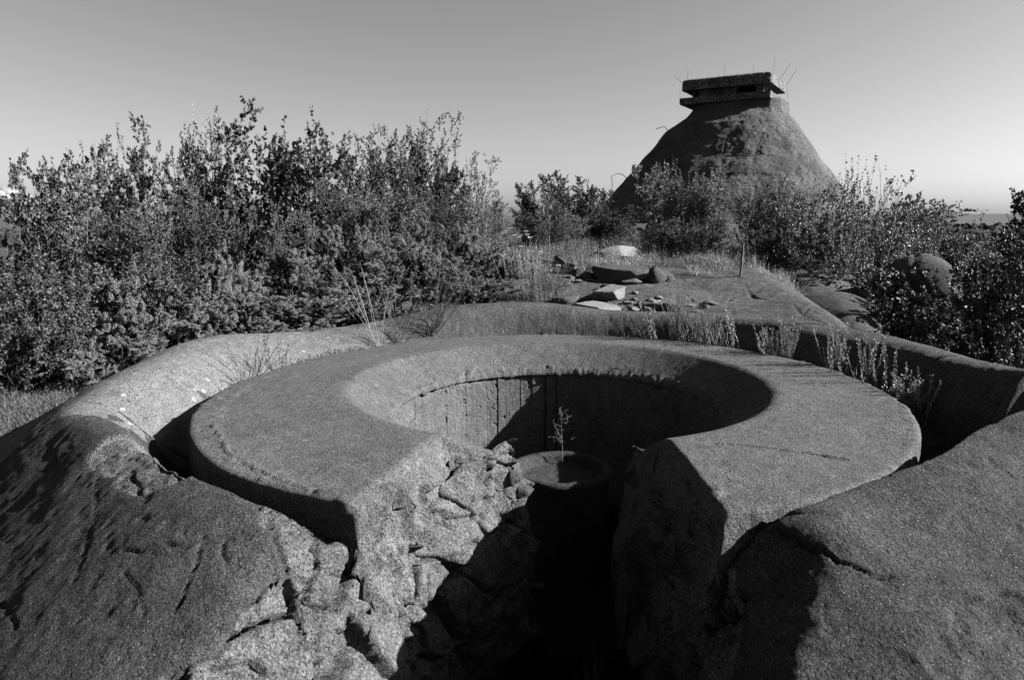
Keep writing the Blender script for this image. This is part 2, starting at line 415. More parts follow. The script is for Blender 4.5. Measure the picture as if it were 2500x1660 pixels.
def build_field():
    ys = np.concatenate([np.arange(1.2, 2.4, .06), np.arange(2.4, 5.7, .0115), np.arange(5.7, 9.0, .03), np.arange(9.0, 11.6, .0225), np.arange(11.6, 12.2, .1)])
    xf = np.arange(-7.2, 7.21, .004); N = 900
    G = np.zeros((len(ys), N, 3))
    wt = np.interp(xf, [-7, -4.5, -2, 2, 4.5, 7], [.3, .8, 1.35, 1.35, .8, .3])
    for i, y in enumerate(ys):
        z = H(xf, np.full_like(xf, y))
        ds = np.hypot(np.diff(xf), np.clip(np.diff(z), -.03, .03))*(wt[1:]+wt[:-1])/2
        s = np.concatenate([[0], np.cumsum(ds)])
        q = np.linspace(0, s[-1], N); xx = np.interp(q, s, xf)
        G[i, :, 0] = xx; G[i, :, 1] = y; G[i, :, 2] = H(xx, np.full_like(xx, y))
    Nn = gridnormals(G); V = G.reshape(-1, 3); Nv = Nn.reshape(-1, 3)
    x, y, z = V.T
    rr = np.hypot(x-CX, y-CY); ang = np.mod(np.degrees(np.arctan2(y-CY, x-CX)), 360)
    # where the rendering has broken away
    wob = .30*fbm(V*1.7, 3, 61)+.12*fbm(V*6, 3, 62)
    lt, rt = ip(LT, y), ip(RT, y)
    lm = np.interp(y, [2.4, 3.0, 3.5, 3.8, 4.2, 5.4], [.05, .0, -.12, -.42, -.05, .0])
    mL = sm(-.03, .05, x-lt-lm+wob*.7)*(x < .6)
    mR = sm(-.03, .06, rt-x-.02+wob*.5-np.interp(y, [3.4, 3.8], [.52, 0]))*(x > .4)
    patch = np.array([hit(*p)[:2] for p in ((325, 1105), (300, 1085), (370, 1130), (405, 1145))])
    mp = np.zeros(len(V))
    for px, py in patch: mp = np.maximum(mp, 1-sm(.8, 1.0, np.hypot(x-px, y-py)/.20+wob*1.0))
    mc = np.zeros(len(V))
    for (px, py), rad in (((2475, 1590), .30), ((2380, 1650), .22), ((1660, 1655), .2), ((2490, 1500), .15)):
        q = hit(px, py); mc = np.maximum(mc, 1-sm(.8, 1.0, np.hypot(x-q[0], y-q[1])/rad+wob*1.2))
    dep = np.clip(np.maximum(mL, mR)*(y < 5.7), 0, 1); small = np.maximum(mp, mc)*(1-dep)
    base = .022*fbm(V*1.4, 3, 71)+.010*fbm(V*5, 4, 72, .6)+.0030*fbm(V*24, 3, 73)
    front = (y < 5.2)
    base = base+np.where(front & (np.abs(x) > .8), np.where(x < 0, .011, .018)*fbm(V*np.array([2.6, 2.6, 2.6]), 5, 74, .6), 0)
    pits = -.008*sm(.35, .6, fbm(V*11, 3, 75))
    disp = base+pits
    ii = np.where(dep > 0)[0]; rub = np.zeros(len(V)); rub[ii] = rubble(V[ii])
    jj = np.where(small > 0)[0]; rs = np.zeros(len(V)); rs[jj] = -.030+.030*fbm(V[jj]*7, 4, 76)
    calm = 1-.85*((1-sm(3.42, 3.6, rr))*(y < 4.0)*(x < 0))
    disp = disp*(1-dep)+dep*(rub*calm-.02)+small*rs-crack_depth(V)
    V2 = V+Nv*disp[:, None]
    # keep what lies beneath the slab beneath it
    under = (rr < 3.0) & ((x < lt-.03) | (x > rt+.03) | (y > 5.7))
    V2[under, 2] = np.minimum(V2[under, 2], np.where(np.hypot(x-IX, y-IY) < 2.2, -.55, -.07)[under])
    F = gridfaces(*G.shape[:2]); c = V2[F].mean(1); cc0 = c
    ri = np.hypot(c[:, 0]-IX, c[:, 1]-IY)
    keep = (ri > 1.64) | ((cc0[:, 2] > -1.2) & (ri > 1.60) & (cc0[:, 1] < 6))
    f = F[keep]; cc = c[keep]
    # split: broken masonry part and smooth rendering part
    isr = dep[f].mean(1) > .5; pf = mp[f].mean(1); low = V2[f][:, :, 2].mean(1) < -1.72  # low faces take the floor's painted shade
    used = lambda ff: np.unique(ff)
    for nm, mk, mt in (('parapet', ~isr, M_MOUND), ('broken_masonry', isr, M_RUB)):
        ff = f[mk]; u = np.unique(ff); mp_ = np.full(len(V2), -1); mp_[u] = np.arange(len(u))
        o = emp_part(nm, V2[u], mp_[ff], mt)
        if nm != 'parapet':
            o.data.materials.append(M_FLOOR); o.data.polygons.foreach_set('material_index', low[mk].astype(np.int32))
        if nm == 'parapet':     # the front mounds are darker than the parapet ring
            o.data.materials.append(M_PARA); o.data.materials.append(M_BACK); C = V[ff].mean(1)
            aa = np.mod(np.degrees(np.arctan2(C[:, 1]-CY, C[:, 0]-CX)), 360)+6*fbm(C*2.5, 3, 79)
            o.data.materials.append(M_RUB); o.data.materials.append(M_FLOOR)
            ix = np.where((aa > 126) & (aa < 199), 1, np.where((aa > 336) | (aa < 127), 2, 0)); ix[pf[mk] > .45] = 3; ix[low[mk]] = 4  # broken patch coloured paler to stand for light on its tilted surface
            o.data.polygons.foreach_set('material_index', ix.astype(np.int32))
        if nm == 'broken_masonry': o['label'] = 'rough broken stone and mortar faces of the corridor'
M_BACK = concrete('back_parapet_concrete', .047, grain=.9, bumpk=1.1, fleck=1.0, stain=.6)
M_RUB = concrete('rubble_masonry', .075, grain=.9, bumpk=1.7, fleck=1.3, stain=1.0)
build_field()

# ---- slab ring
def build_slab():
    # profile: (kind, offset) outer skirt -> top -> pit chamfer
    prof = [('o', 0, -.50), ('o', 0, -.40), ('o', 0, -.30), ('o', .0, -.20), ('o', 0, -.12), ('o', 0, -.07), ('o', -.003, -.03), ('o', -.010, -.013), ('o', -.022, -.004), ('o', -.045, 0)]
    for t in np.linspace(0, 1, 70)[1:-1]: prof.append(('m', t, 0))
    prof += [('i', 2.12, 0), ('i', 2.08, -.002), ('i', 2.05, -.010), ('i', 2.02, -.024)]
    for t in np.linspace(0, 1, 24)[1:]: prof.append(('i', 2.02-.38*t, -.024-.235*t))
    prof += [('i', 1.615, -.285), ('i', 1.60, -.315), ('i', 1.605, -.33), ('i', 1.635, -.335), ('i', 1.66, -.335)]
    NA = 1300
    cap = np.array([(0., 0.), (.02, .004), (.035, .012), (.055, .026), (.08, .045), (.095, .065), (.10, .10), (.103, .15), (.108, .20), (.115, .25), (.125, .31), (.14, .38), (.155, .46), (.17, .55), (.18, .65), (.19, .85), (.19, 1.65)])
    rows = []
    for kind, a, z in prof:
        if kind == 'o': cx, cy, r, t = CX, CY, a, 0.
        elif kind == 'i': cx, cy, r, t = IX, IY, a, 1.
        else:
            t = a; cx, cy = CX+(IX-CX)*t, CY+(IY-CY)*t; r = -.045*(1-t)+2.12*t
        # end angles (left, right) measured round the row's own centre
        if kind == 'i':
            s = np.clip((2.12-a)/.5, 0, 1)
            aL = -120+12.5*s; aR = -70.5
        else:
            aL = np.interp(t, [0, .5, 1], [-116.2, -117.5, -120]); aR = np.interp(t, [0, .5, 1], [-74.5, -72.6, -70.5])
        aL += 360
        A = np.radians(np.linspace(aR, aL, NA))
        Rb = 3.06+.11*sm(150, 200, np.degrees(A))*(1-.85*sm(222, 244, np.degrees(A)))
        if kind == 'o': r = Rb+r
        elif kind == 'm': r = r+Rb*(1-t)
        r = r+0*A
        X = cx+r*np.cos(A); Y = cy+r*np.sin(A); Z = np.full(NA, float(z))
        def endcap(side):
            k = 0 if side < 0 else -1
            tx, ty = -math.sin(A[k])*side, math.cos(A[k])*side
            o = []
            ln = cap if side > 0 else cap*np.array([.7, 1])
            for l, d in ln[1:]:
                o.append((X[k]+tx*l, Y[k]+ty*l, z-d))
            return np.array(o)
        R0 = endcap(-1)[::-1]; L0 = endcap(1)
        rows.append(np.concatenate([R0, np.stack([X, Y, Z], 1), L0]))
    G = np.array(rows); Nn = -gridnormals(G)
    V = G.reshape(-1, 3); Nv = Nn.reshape(-1, 3)
    ux = Nv[:, 2]
    d = .006*fbm(V*1.6, 3, 171)+.003*fbm(V*7, 3, 172)+.0014*fbm(V*30, 3, 173)
    # roughness along lip of the chamfer and of the broken ends
    ri = np.hypot(V[:, 0]-IX, V[:, 1]-IY)
    lip = sm(1.75, 1.62, ri)
    d = d+lip*.016*fbm(V*16, 3, 174)-lip*.03*sm(.25, .5, fbm(V*6, 3, 175))
    lt = ip(LT, V[:, 1]); rt = ip(RT, V[:, 1])
    brk = (V[:, 1] < 5.6)*np.maximum(sm(-.10, .06, V[:, 0]-lt)*(V[:, 0] < .5), sm(-.10, .05, rt-V[:, 0])*(V[:, 0] > .5))
    d = d+brk*(.014*fbm(V*8, 4, 176)-.03*sm(.2, .5, fbm(V*5, 3, 177)))
    # a worn step near the left rim
    ro = np.hypot(V[:, 0]-CX, V[:, 1]-CY); an = np.mod(np.degrees(np.arctan2(V[:, 1]-CY, V[:, 0]-CX)), 360)
    d = d-crack_depth(V)-.010*sm(.30, .5, fbm(V*9, 3, 190))*sm(2.86, 2.98, ro)
    d = d-.008*sm(-.05, .05, ro-2.93+.05*fbm(V*5, 3, 191))*(an > 170)*(an < 250)
    nc = len(cap)-1; ncol = G.shape[1]; col = np.tile(np.arange(ncol), G.shape[0]); dc = np.minimum(col, ncol-1-col)
    deep = sm(nc-4, nc-8, dc+2.5*fbm(V*2.2, 2, 179))
    d = d*(1-deep)+deep*(rubble(V)*.8-.01)
    top = (ux > .9); d = d-top*.006*sm(.1, .4, fbm(V*4, 4, 178, .6))
    V = V+Nv*d[:, None]
    # a shallow step runs round the outer rim on the left
    o = emp_part('slab', V, gridfaces(*G.shape[:2])[:, ::-1], M_SLAB); o.data.materials.append(M_RUB)
    fc = np.minimum(np.arange(ncol-1), ncol-2-np.arange(ncol-1)); o.data.polygons.foreach_set('material_index', np.tile((fc < nc-6).astype(np.int32), G.shape[0]-1))
build_slab()

# ---- pit wall, board formed
def build_wall():
    a0, a1 = -70.5, 254.8
    NA = 1500; A = np.linspace(a0, a1, NA); Zs = np.concatenate([np.linspace(-.30, -1.3, 120), np.linspace(-1.33, -2.0, 20)])
    s = np.radians(A)*1.62; bw = .145
    k = np.floor(s/bw); fr = s/bw-k
    rb = (_h(k.astype(np.int64), k.astype(np.int64)*0, k.astype(np.int64)*0, 5)-.5)*.012
    groove = .005*(1-sm(.0, .05, np.minimum(fr, 1-fr)))*(_h(k.astype(np.int64), k.astype(np.int64)*0+3, k.astype(np.int64)*0, 9) > .3)
    rad = 1.625+rb+groove
    G = np.zeros((len(Zs), NA, 3)); G[..., 0] = IX+rad*np.cos(np.radians(A)); G[..., 1] = IY+rad*np.sin(np.radians(A)); G[..., 2] = Zs[:, None]
    V = G.reshape(-1, 3)
    off = .004*fbm(V*np.array([20, 20, 5.]), 3, 181)+.005*fbm(V*3, 2, 182)-.012*sm(.35, .55, fbm(V*np.array([9, 9, 12.]), 3, 183))
    top = sm(-.42, -.33, V[:, 2]); off = off-top*.02*(.4+fbm(V*15, 3, 184))
    # a joint
    for ja, wv in ((91.5, .5), (86.6, .18)):
        da = np.abs(np.tile(A, len(Zs))-ja-.25*vnoise(V*6, 188)); off = off-.03*(1-sm(.5, 1, da/wv))
    n = np.stack([IX-V[:, 0], IY-V[:, 1], 0*V[:, 0]], 1); n /= np.linalg.norm(n, axis=1, keepdims=True)
    V = V+n*off[:, None]
    emp_part('pit_wall', V, gridfaces(len(Zs), NA)[:, ::-1], M_WALL)
    # floor
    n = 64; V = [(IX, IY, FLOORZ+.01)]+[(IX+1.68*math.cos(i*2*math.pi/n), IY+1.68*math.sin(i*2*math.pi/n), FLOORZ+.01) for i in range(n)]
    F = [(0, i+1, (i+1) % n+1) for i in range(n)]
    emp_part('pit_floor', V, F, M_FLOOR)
build_wall()

# ---- the round gun pedestal
def build_ped():
    prof = [(.50, -1.95), (.50, -1.4), (.50, -1.10), (.505, -1.03), (.515, -1.0), (.52, -.975), (.515, -.95), (.50, -.935), (.46, -.93), (.43, -.94), (.415, -.96), (.41, -1.0), (.40, -1.03), (.37, -1.045), (.25, -1.05), (.12, -1.05), (.001, -1.05)]
    pr = []
    for (r0, z0), (r1, z1) in zip(prof[:-1], prof[1:]):
        n = max(1, int(math.hypot(r1-r0, z1-z0)/.018))
        for i in range(n): pr.append((r0+(r1-r0)*i/n, z0+(z1-z0)*i/n))
    pr.append(prof[-1]); pr = np.array(pr); NA = 180; A = np.linspace(0, 2*math.pi, NA, endpoint=False)
    G = np.stack([pr[:, :1]*np.cos(A), pr[:, :1]*np.sin(A), np.repeat(pr[:, 1:], NA, 1)], -1)
    V = G.reshape(-1, 3); V = V+.012*np.stack([fbm(V*9+3, 3, 1), fbm(V*9+13, 3, 2), fbm(V*9+23, 3, 3)], 1)
    V = V+np.array([.49, 6.98, 0])
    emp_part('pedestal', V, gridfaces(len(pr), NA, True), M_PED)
build_ped()
# ================================================================== GROUND, ROCK, SEA
D2S = 2500/2361.0          # the outlines below were read off a 2361 pixel wide view of the photo
def dY(px, py, Y): return PY(px*D2S, py*D2S, Y)
def dZ(px, py, z): return PZ(px*D2S, py*D2S, z)
ZC = np.array([(-60,-1.5),(0,-.95),(8,-.75),(9.6,-.2),(10.6,.06),(12,.28),(13.3,.45),(17,.72),(25,1.0),(36,1.2),(50,.3),(80,-2.5),(150,-5),(400,-8.5),(700,-11.5),(800,-13),(1200,-16)])
ZL = np.array([(-60,-2),(0,-.85),(6,-.62),(9,-.5),(15,-.3),(25,.1),(40,-.2),(80,-3),(150,-5.5),(400,-8.5),(700,-11.5),(800,-13),(1200,-16)])
ZR = np.array([(-60,-2),(0,-1.3),(8,-2.0),(15,-1.9),(25,-1.3),(40,-1.4),(80,-4),(150,-6),(400,-9),(700,-11.5),(800,-13),(1200,-16)])
def T(x, y, detail=True):
    x = np.asarray(x, float); y = np.asarray(y, float)
    zc, zl, zr = ip(ZC, y), ip(ZL, y), ip(ZR, y)
    a = sm(-5.0, -2.2, x+np.interp(y, [10, 25, 40], [0, 3, 6]))
    e = np.interp(y, [6, 9, 13, 16, 20, 30, 45, 80], [4.3, 4.5, 4.4, 5.2, 7, 16, 22, 30]); w = np.interp(y, [6, 13, 20, 40], [2.3, 2.6, 4.5, 12])
    b = sm(0, 1, (x-e)/w)
    z = zl*(1-a)+zc*a; z = z*(1-b)+zr*b
    rr = np.hypot(x, y)
    z = z-np.maximum(rr-700, 0)*.01
    if detail:
        P = np.stack([x, y, 0*x], -1)
        z = z+.16*fbm(P*.35, 3, 201)*sm(3.5, 8, np.hypot(x-CX, y-CY))+.9*fbm(P*.02, 3, 202)*sm(60, 200, rr)
    return z
def t1(x, y): return float(T(np.array([x]), np.array([y]))[0])
def axis(lo, hi, core0, core1, step, g=1.09):
    a = list(np.arange(core0, core1+1e-6, step)); s = step
    while a[-1] < hi: s *= g; a.append(a[-1]+s)
    s = step
    while a[0] > lo: s *= g; a.insert(0, a[0]-s)
    return np.array(a)
def groundmat():
    b = NB('heath_soil')
    v = b.ma('MULTIPLY', b.mr(b.noise(.5, 5, .6), .3, .7, .7, 1.3), b.mr(b.noise(14, 4, .7), .3, .7, .6, 1.4))
    b.grey(b.ma('MULTIPLY', v, .035)); return b.fin(.95, .1, b.bump(b.noise(18, 5, .7), .06, 1))
M_GND = groundmat()
xs = axis(-1300, 1300, -9, 12, .16); ys = axis(-60, 1300, 0, 26, .16)
X, Y = np.meshgrid(xs, ys); Z = T(X, Y)
Hh = H(X, Y); rr = np.hypot(X-CX, Y-CY)
rcv = tab(np.degrees(np.arctan2(Y-CY, X-CX)), 1)
mask = (rr < rcv+.25) | ((np.abs(X-.1) < 2.6) & (Y > 1.0) & (Y < 5.5))
Z = np.where(mask, -2.3, np.where((Hh > Z-.1) & (rr < 7), np.minimum(Z, Hh-.12), Z))
g = link('ground', npmesh('ground', np.stack([X, Y, Z], -1).reshape(-1, 3), gridfaces(len(ys), len(xs)), True, M_GND)); tag(g, kind='structure')

# bare rock ridge behind the parapet
M_ROCK = rockmat('smooth_granite', .042, (1, 1, 1), 1.0, 1.6, 1.1, .9)
M_ROCK2 = rockmat('lichen_granite', .06, (1, 1, 1), 1.0, 2.2, 1.0, .8)
xs = np.linspace(-4.2, 7.6, 520); ys = np.linspace(8.6, 15.0, 300)
X, Y = np.meshgrid(xs, ys); P = np.stack([X, Y, 0*X], -1)
Z = T(X, Y)+.10
S = np.stack([(X*.55+Y*.35), (Y*1.0-X*.6)*2.2, 0*X], -1)
Z = Z+.06*fbm(P*.6, 3, 211)+.016*fbm(S*2.2, 5, 212, .6)+.012*fbm(P*9, 4, 213, .6)
f1, f2, rid, off = worley((P*np.array([.8, .8, 1])+.3*np.stack([fbm(P*.8, 2, 1), fbm(P*.8, 2, 2), 0*X], -1)).reshape(-1, 3), 77)
Z = Z-.035*(1-sm(0, .025, (f2-f1))).reshape(X.shape)*(sm(.0, .2, fbm(P*.6, 2, 215)))
edge = np.minimum(np.minimum(sm(-4.2, -3.2, X), 1-sm(6.8, 7.6, X)), 1-sm(13.6+.8*fbm(P*.5, 2, 216), 14.6, Y))
rr = np.hypot(X-CX, Y-CY); Hh = H(X, Y)
Z = Z-.35*(1-edge)
Z = np.where(rr < 4.3, np.minimum(Z, Hh-.03), Z)
Z = np.where(rr < tab(np.degrees(np.arctan2(Y-CY, X-CX)), 1)+.05, np.minimum(Z, -.8), Z)
def ridge_z(x, y):
    j = int(np.clip(round((x+4.2)/(11.8)*519), 0, 519)); i = int(np.clip(round((y-8.6)/6.4*299), 0, 299)); return float(RZ[i, j])
RZ = Z
def gz(x, y):
    z = t1(x, y)
    if -4.2 < x < 7.6 and 8.6 < y < 15: z = max(z, ridge_z(x, y))
    return z
g = link('rock_ridge', npmesh('rock_ridge', np.stack([X, Y, Z], -1).reshape(-1, 3), gridfaces(300, 520), True, M_ROCK)); tag(g, kind='structure')

# sea
b = NB('sea_water'); b.grey(b.mr(b.noise(1, 5, .6, b.vec((.004, .04, 1))),   .3, .7, .028, .055)); M_SEA = b.fin(.55, .12, b.bump(b.noise(.35, 3), .25, .5))
s = 30000; V = []; n = 60
ax = np.sign(np.linspace(-1, 1, n))*np.abs(np.linspace(-1, 1, n))**3*s
X, Y = np.meshgrid(ax, ax)
g = link('sea', npmesh('sea', np.stack([X, Y, 0*X], -1).reshape(-1, 3), gridfaces(n, n), True, M_SEA), loc=(0, 0, -12.4)); tag(g, kind='structure')

# ------------------------------------------------------------------ stones
def icosphere(sub):
    import bmesh
    bm = bmesh.new(); bmesh.ops.create_icosphere(bm, subdivisions=sub, radius=1)
    V = np.array([v.co[:] for v in bm.verts]); F = np.array([[v.index for v in f.verts] for f in bm.faces]); bm.free(); return V, F
ICO = {k: icosphere(k) for k in (1, 2, 3, 4, 5)}
def stone_mesh(name, size, seed, sub=4, cuts=9, mat=None, flat=False, rough=1.0, depth=.45):
    V, F = ICO[sub]; V = V.copy(); rg = np.random.RandomState(seed)
    N = rg.normal(size=(cuts, 3)); N /= np.linalg.norm(N, axis=1, keepdims=True)
    if flat: N = np.concatenate([N, [[.1, .05, 1], [-.08, 0, -1]]]); N /= np.linalg.norm(N, axis=1, keepdims=True)
    for i, nn in enumerate(N):
        d = rg.uniform(depth, .8) if i < cuts else .35
        s = V@nn; m = s > d; V[m] -= (s[m]-d)[:, None]*nn
    V = V*(1+.03*rough*fbm(V*3+seed, 4, seed)[:, None]+.02*rough*fbm(V*11+seed, 3, seed)[:, None])
    ext = V.max(0)-V.min(0); V = (V-(V.max(0)+V.min(0))/2)/ext*np.array(size)
    V[:, 2] += size[2]/2
    return npmesh(name, V, F, False if sub < 3 else False, mat)
M_PALE = rockmat('pale_stone', .10, sc=4, bk=.6, contrast=.35)
M_DARK = rockmat('dark_stone', .045, sc=4, bk=.8, contrast=.6)
def stone(pos, size, seed, rot, label, mat, name='stone', flat=False, sub=4, group=None, cat='stone', sink=.15, cuts=9):
    o = link(name, stone_mesh(name, size, seed, sub, cuts, mat, flat)); o.location = (pos[0], pos[1], pos[2]-size[2]*sink); o.rotation_euler = [R(a) for a in rot]
    tag(o, label, cat, group); return o
def onground(px, py, Y, dz=0):
    p = dY(px, py, Y); return (p[0], p[1], gz(p[0], p[1])+dz)
def ground_at(px, py):
    """where the view through this point of the photo meets the ground behind the parapet"""
    d = ray(px*D2S, py*D2S)
    for t in np.arange(9.6, 60, .05):
        x, y, z = d[0]*t, d[1]*t, CAMZ+d[2]*t
        if z < gz(x, y): return (x, y, gz(x, y))
    return (x, y, gz(x, y))
q = ground_at(1432, 650); stone(q, (1.05, .65, .32), 3, (8, -4, -12), 'large dark block of stone with shaded front, largest in the heap of stones', M_DARK, flat=True, name='stone_block')
q = ground_at(1428, 618); stone((q[0], q[1]+.35, q[2]+.12), (1.15, .5, .40), 9, (0, -7, 10), 'long stone with a pale sunlit right end behind the dark block', M_PALE, name='stone_block')
q = ground_at(1320, 632); stone((q[0], q[1]+.2, q[2]+.02), (.95, .30, .13), 5, (18, 32, 10), 'narrow dark slab of stone leaning down to the right in the stone heap', M_DARK, flat=True, name='stone_slab')
q = ground_at(1270, 622); stone((q[0], q[1]+.3, q[2]+.05), (.6, .4, .16), 15, (0, 20, 25), 'small dark tilted stone at the left end of the stone heap', M_DARK, flat=True, name='stone_slab')
q = ground_at(1312, 632); stone(q, (.36, .3, .26), 25, (0, 0, 25), 'rounded grey stone under the leaning dark slab', M_ROCK2, name='stone')
q = ground_at(1500, 652); stone(q, (.42, .35, .34), 29, (5, 25, 40), 'angular stone leaning against the right end of the dark block', M_DARK, name='stone')
q = ground_at(1455, 656); stone(q, (.4, .28, .14), 30, (0, 0, 10), 'low pale stone lying in front of the dark block', M_ROCK2, name='stone')
q = ground_at(1393, 612); stone((q[0], q[1]+.3, q[2]+.1), (.12, .1, .3), 31, (0, 12, 0), 'thin upright stone splinter behind the dark block', M_PALE, name='stone')
q = ground_at(1345, 642); stone(q, (.45, .3, .16), 81, (0, 14, 40), 'jagged dark stone left of the big dark block', M_DARK, flat=True, name='stone', cuts=6)
q = ground_at(1535, 645); stone(q, (.38, .3, .15), 82, (10, -8, 70), 'jagged dark stone at the far right end of the stone heap', M_DARK, flat=True, name='stone', cuts=6)
q = ground_at(1420, 672); stone(q, (.5, .3, .10), 83, (0, 5, 15), 'thin broken dark plate in front of the big dark block', M_DARK, flat=True, name='stone_slab', cuts=6)
q = ground_at(1240, 640); stone(q, (.4, .3, .18), 84, (0, 22, 0), 'dark stone half hidden by the tall pale grass', M_DARK, flat=True, name='stone', cuts=6)
q = ground_at(1372, 722); stone((q[0], q[1]+.05, q[2]-.02), (.78, .50, .20), 41, (6, 4, -14), 'broad pale flat slab lying against the back of the parapet', M_PALE, flat=True, name='pale_stone_slab', cuts=7)
q = ground_at(1385, 694); stone((q[0]+.1, q[1]+.1, q[2]), (.62, .55, .24), 44, (4, -10, 28), 'pale stone slab just behind the broad pale flat one', M_PALE, flat=True, name='pale_stone_slab', cuts=7)
q = ground_at(1302, 700); stone((q[0], q[1]+.1, q[2]), (.5, .36, .13), 47, (0, -10, 5), 'dark low stone left of the pale slabs', M_DARK, flat=True, name='stone')
q = ground_at(1505, 712); stone(q, (.34, .22, .10), 51, (0, 0, 10), 'flat grey stone on bare rock, left one of two behind the grass tuft', M_ROCK2, flat=True, name='stone')
q = ground_at(1545, 716); stone(q, (.32, .26, .14), 52, (0, 0, -20), 'flat grey stone on bare rock, right one of two behind the grass tuft', M_ROCK2, flat=True, name='stone')
rg = random.Random(8); peb = [stone_mesh('small_stone', (.14, .11, .06), 60+i, 3, 7, m) for i, m in enumerate([M_ROCK2, M_DARK, M_PALE, M_ROCK2])]
spots = [(1485+rg.gauss(0, 30), 700+rg.gauss(0, 10)) for _ in range(26)]+[(1415+rg.uniform(0, 90), 722+rg.gauss(0, 3)) for _ in range(16)]+[(1310+rg.uniform(0, 120), 645+rg.gauss(0, 7)) for _ in range(18)]+[(1580+rg.uniform(0, 110), 715+rg.gauss(0, 9)) for _ in range(8)]
for px, py in spots:
    q = ground_at(px, py); o = bpy.data.objects.new('small_stone', rg.choice(peb)); COL.objects.link(o)
    k = rg.uniform(.45, 1.3); o.location = (q[0], q[1], q[2]-.01); o.scale = (k, k, k*rg.uniform(.7, 1.2)); o.rotation_euler = (rg.uniform(-.2, .2), rg.uniform(-.2, .2), rg.uniform(0, 6.3))
    lab = ('tiny stone chip in the row along the back edge of the parapet', 'stone chips along the parapet edge') if 1410 < px < 1510 and py > 715 else ('tiny stone chip scattered round the big dark block of stone', 'stone chips round the dark block') if py < 668 else ('tiny stone chip on bare rock behind the dry grass tuft', 'stone chips behind the grass tuft') if px > 1560 else ('small loose stone among the two flat grey stones on the bare rock', 'loose stones by the flat grey stones')
    tag(o, lab[0], 'stone', lab[1])
# boulders to the right of the ridge
def boulder(cx, cy, rx, ry, rz, zc, seed, label, rot=0, mat=None):
    V, F = ICO[5]; V = V.copy()
    V = V*(1+.07*fbm(V*.9+seed, 2, seed)+.012*fbm(V*6+seed, 4, seed))[:, None]
    c, s_ = math.cos(R(rot)), math.sin(R(rot)); V = V*np.array([rx, ry, rz]); V = np.stack([V[:, 0]*c-V[:, 1]*s_, V[:, 0]*s_+V[:, 1]*c, V[:, 2]], 1)
    W = worley(V*.45+seed, seed); n = V/np.linalg.norm(V, axis=1, keepdims=True); V = V-n*(.10*(1-sm(0, .03, W[1]-W[0])))[:, None]
    o = link('boulder', npmesh('boulder', V, F, True, mat or M_ROCK)); o.location = (cx, cy, zc); tag(o, label, 'boulder'); return o
p = dY(1835, 700, 15.5); boulder(p[0], p[1], 1.9, 1.6, 1.25, -.55, 3, 'rounded cracked boulder with a curved top behind the bare rock ridge', 20)
p = dY(1915, 790, 12.6); boulder(p[0], p[1], 1.2, 1.5, 1.5, -1.2, 7, 'smaller smooth boulder sloping down right of the cracked one', -20)
p = dY(2112, 690, 13.6); boulder(p[0], p[1], 1.0, 1.2, 2.0, -1.1, 12, 'tall smooth domed boulder between the birch and the right hand bushes', 10)

# stake
p = dY(1706, 655, 12.7); zb = gz(p[0], p[1]); top = dY(1714, 560, 12.7)
n = 10; hgt = top[2]-zb+.1; V = []; F = []
for i in range(12):
    t = i/11; r = .021*(1+.1*math.sin(i*2.3)); cx = (top[0]-p[0])*t+.006*math.sin(i*1.7)
    for j in range(n): V.append((cx+r*math.cos(j*6.2832/n), r*math.sin(j*6.2832/n), hgt*t))
F = [list(q) for q in gridfaces(12, n, True)]; V.append(((top[0]-p[0]), 0, hgt)); 
for j in range(n): F.append([11*n+j, 11*n+(j+1) % n, len(V)-1, len(V)-1])
o = link('stake', npmesh('stake', V, np.array(F)[:, :4][:110], True, plain('weathered_wood', .05, .8))); o.location = (p[0], p[1], zb-.1); tag(o, 'thin dark upright stake planted on the bare rock ridge', 'stake')

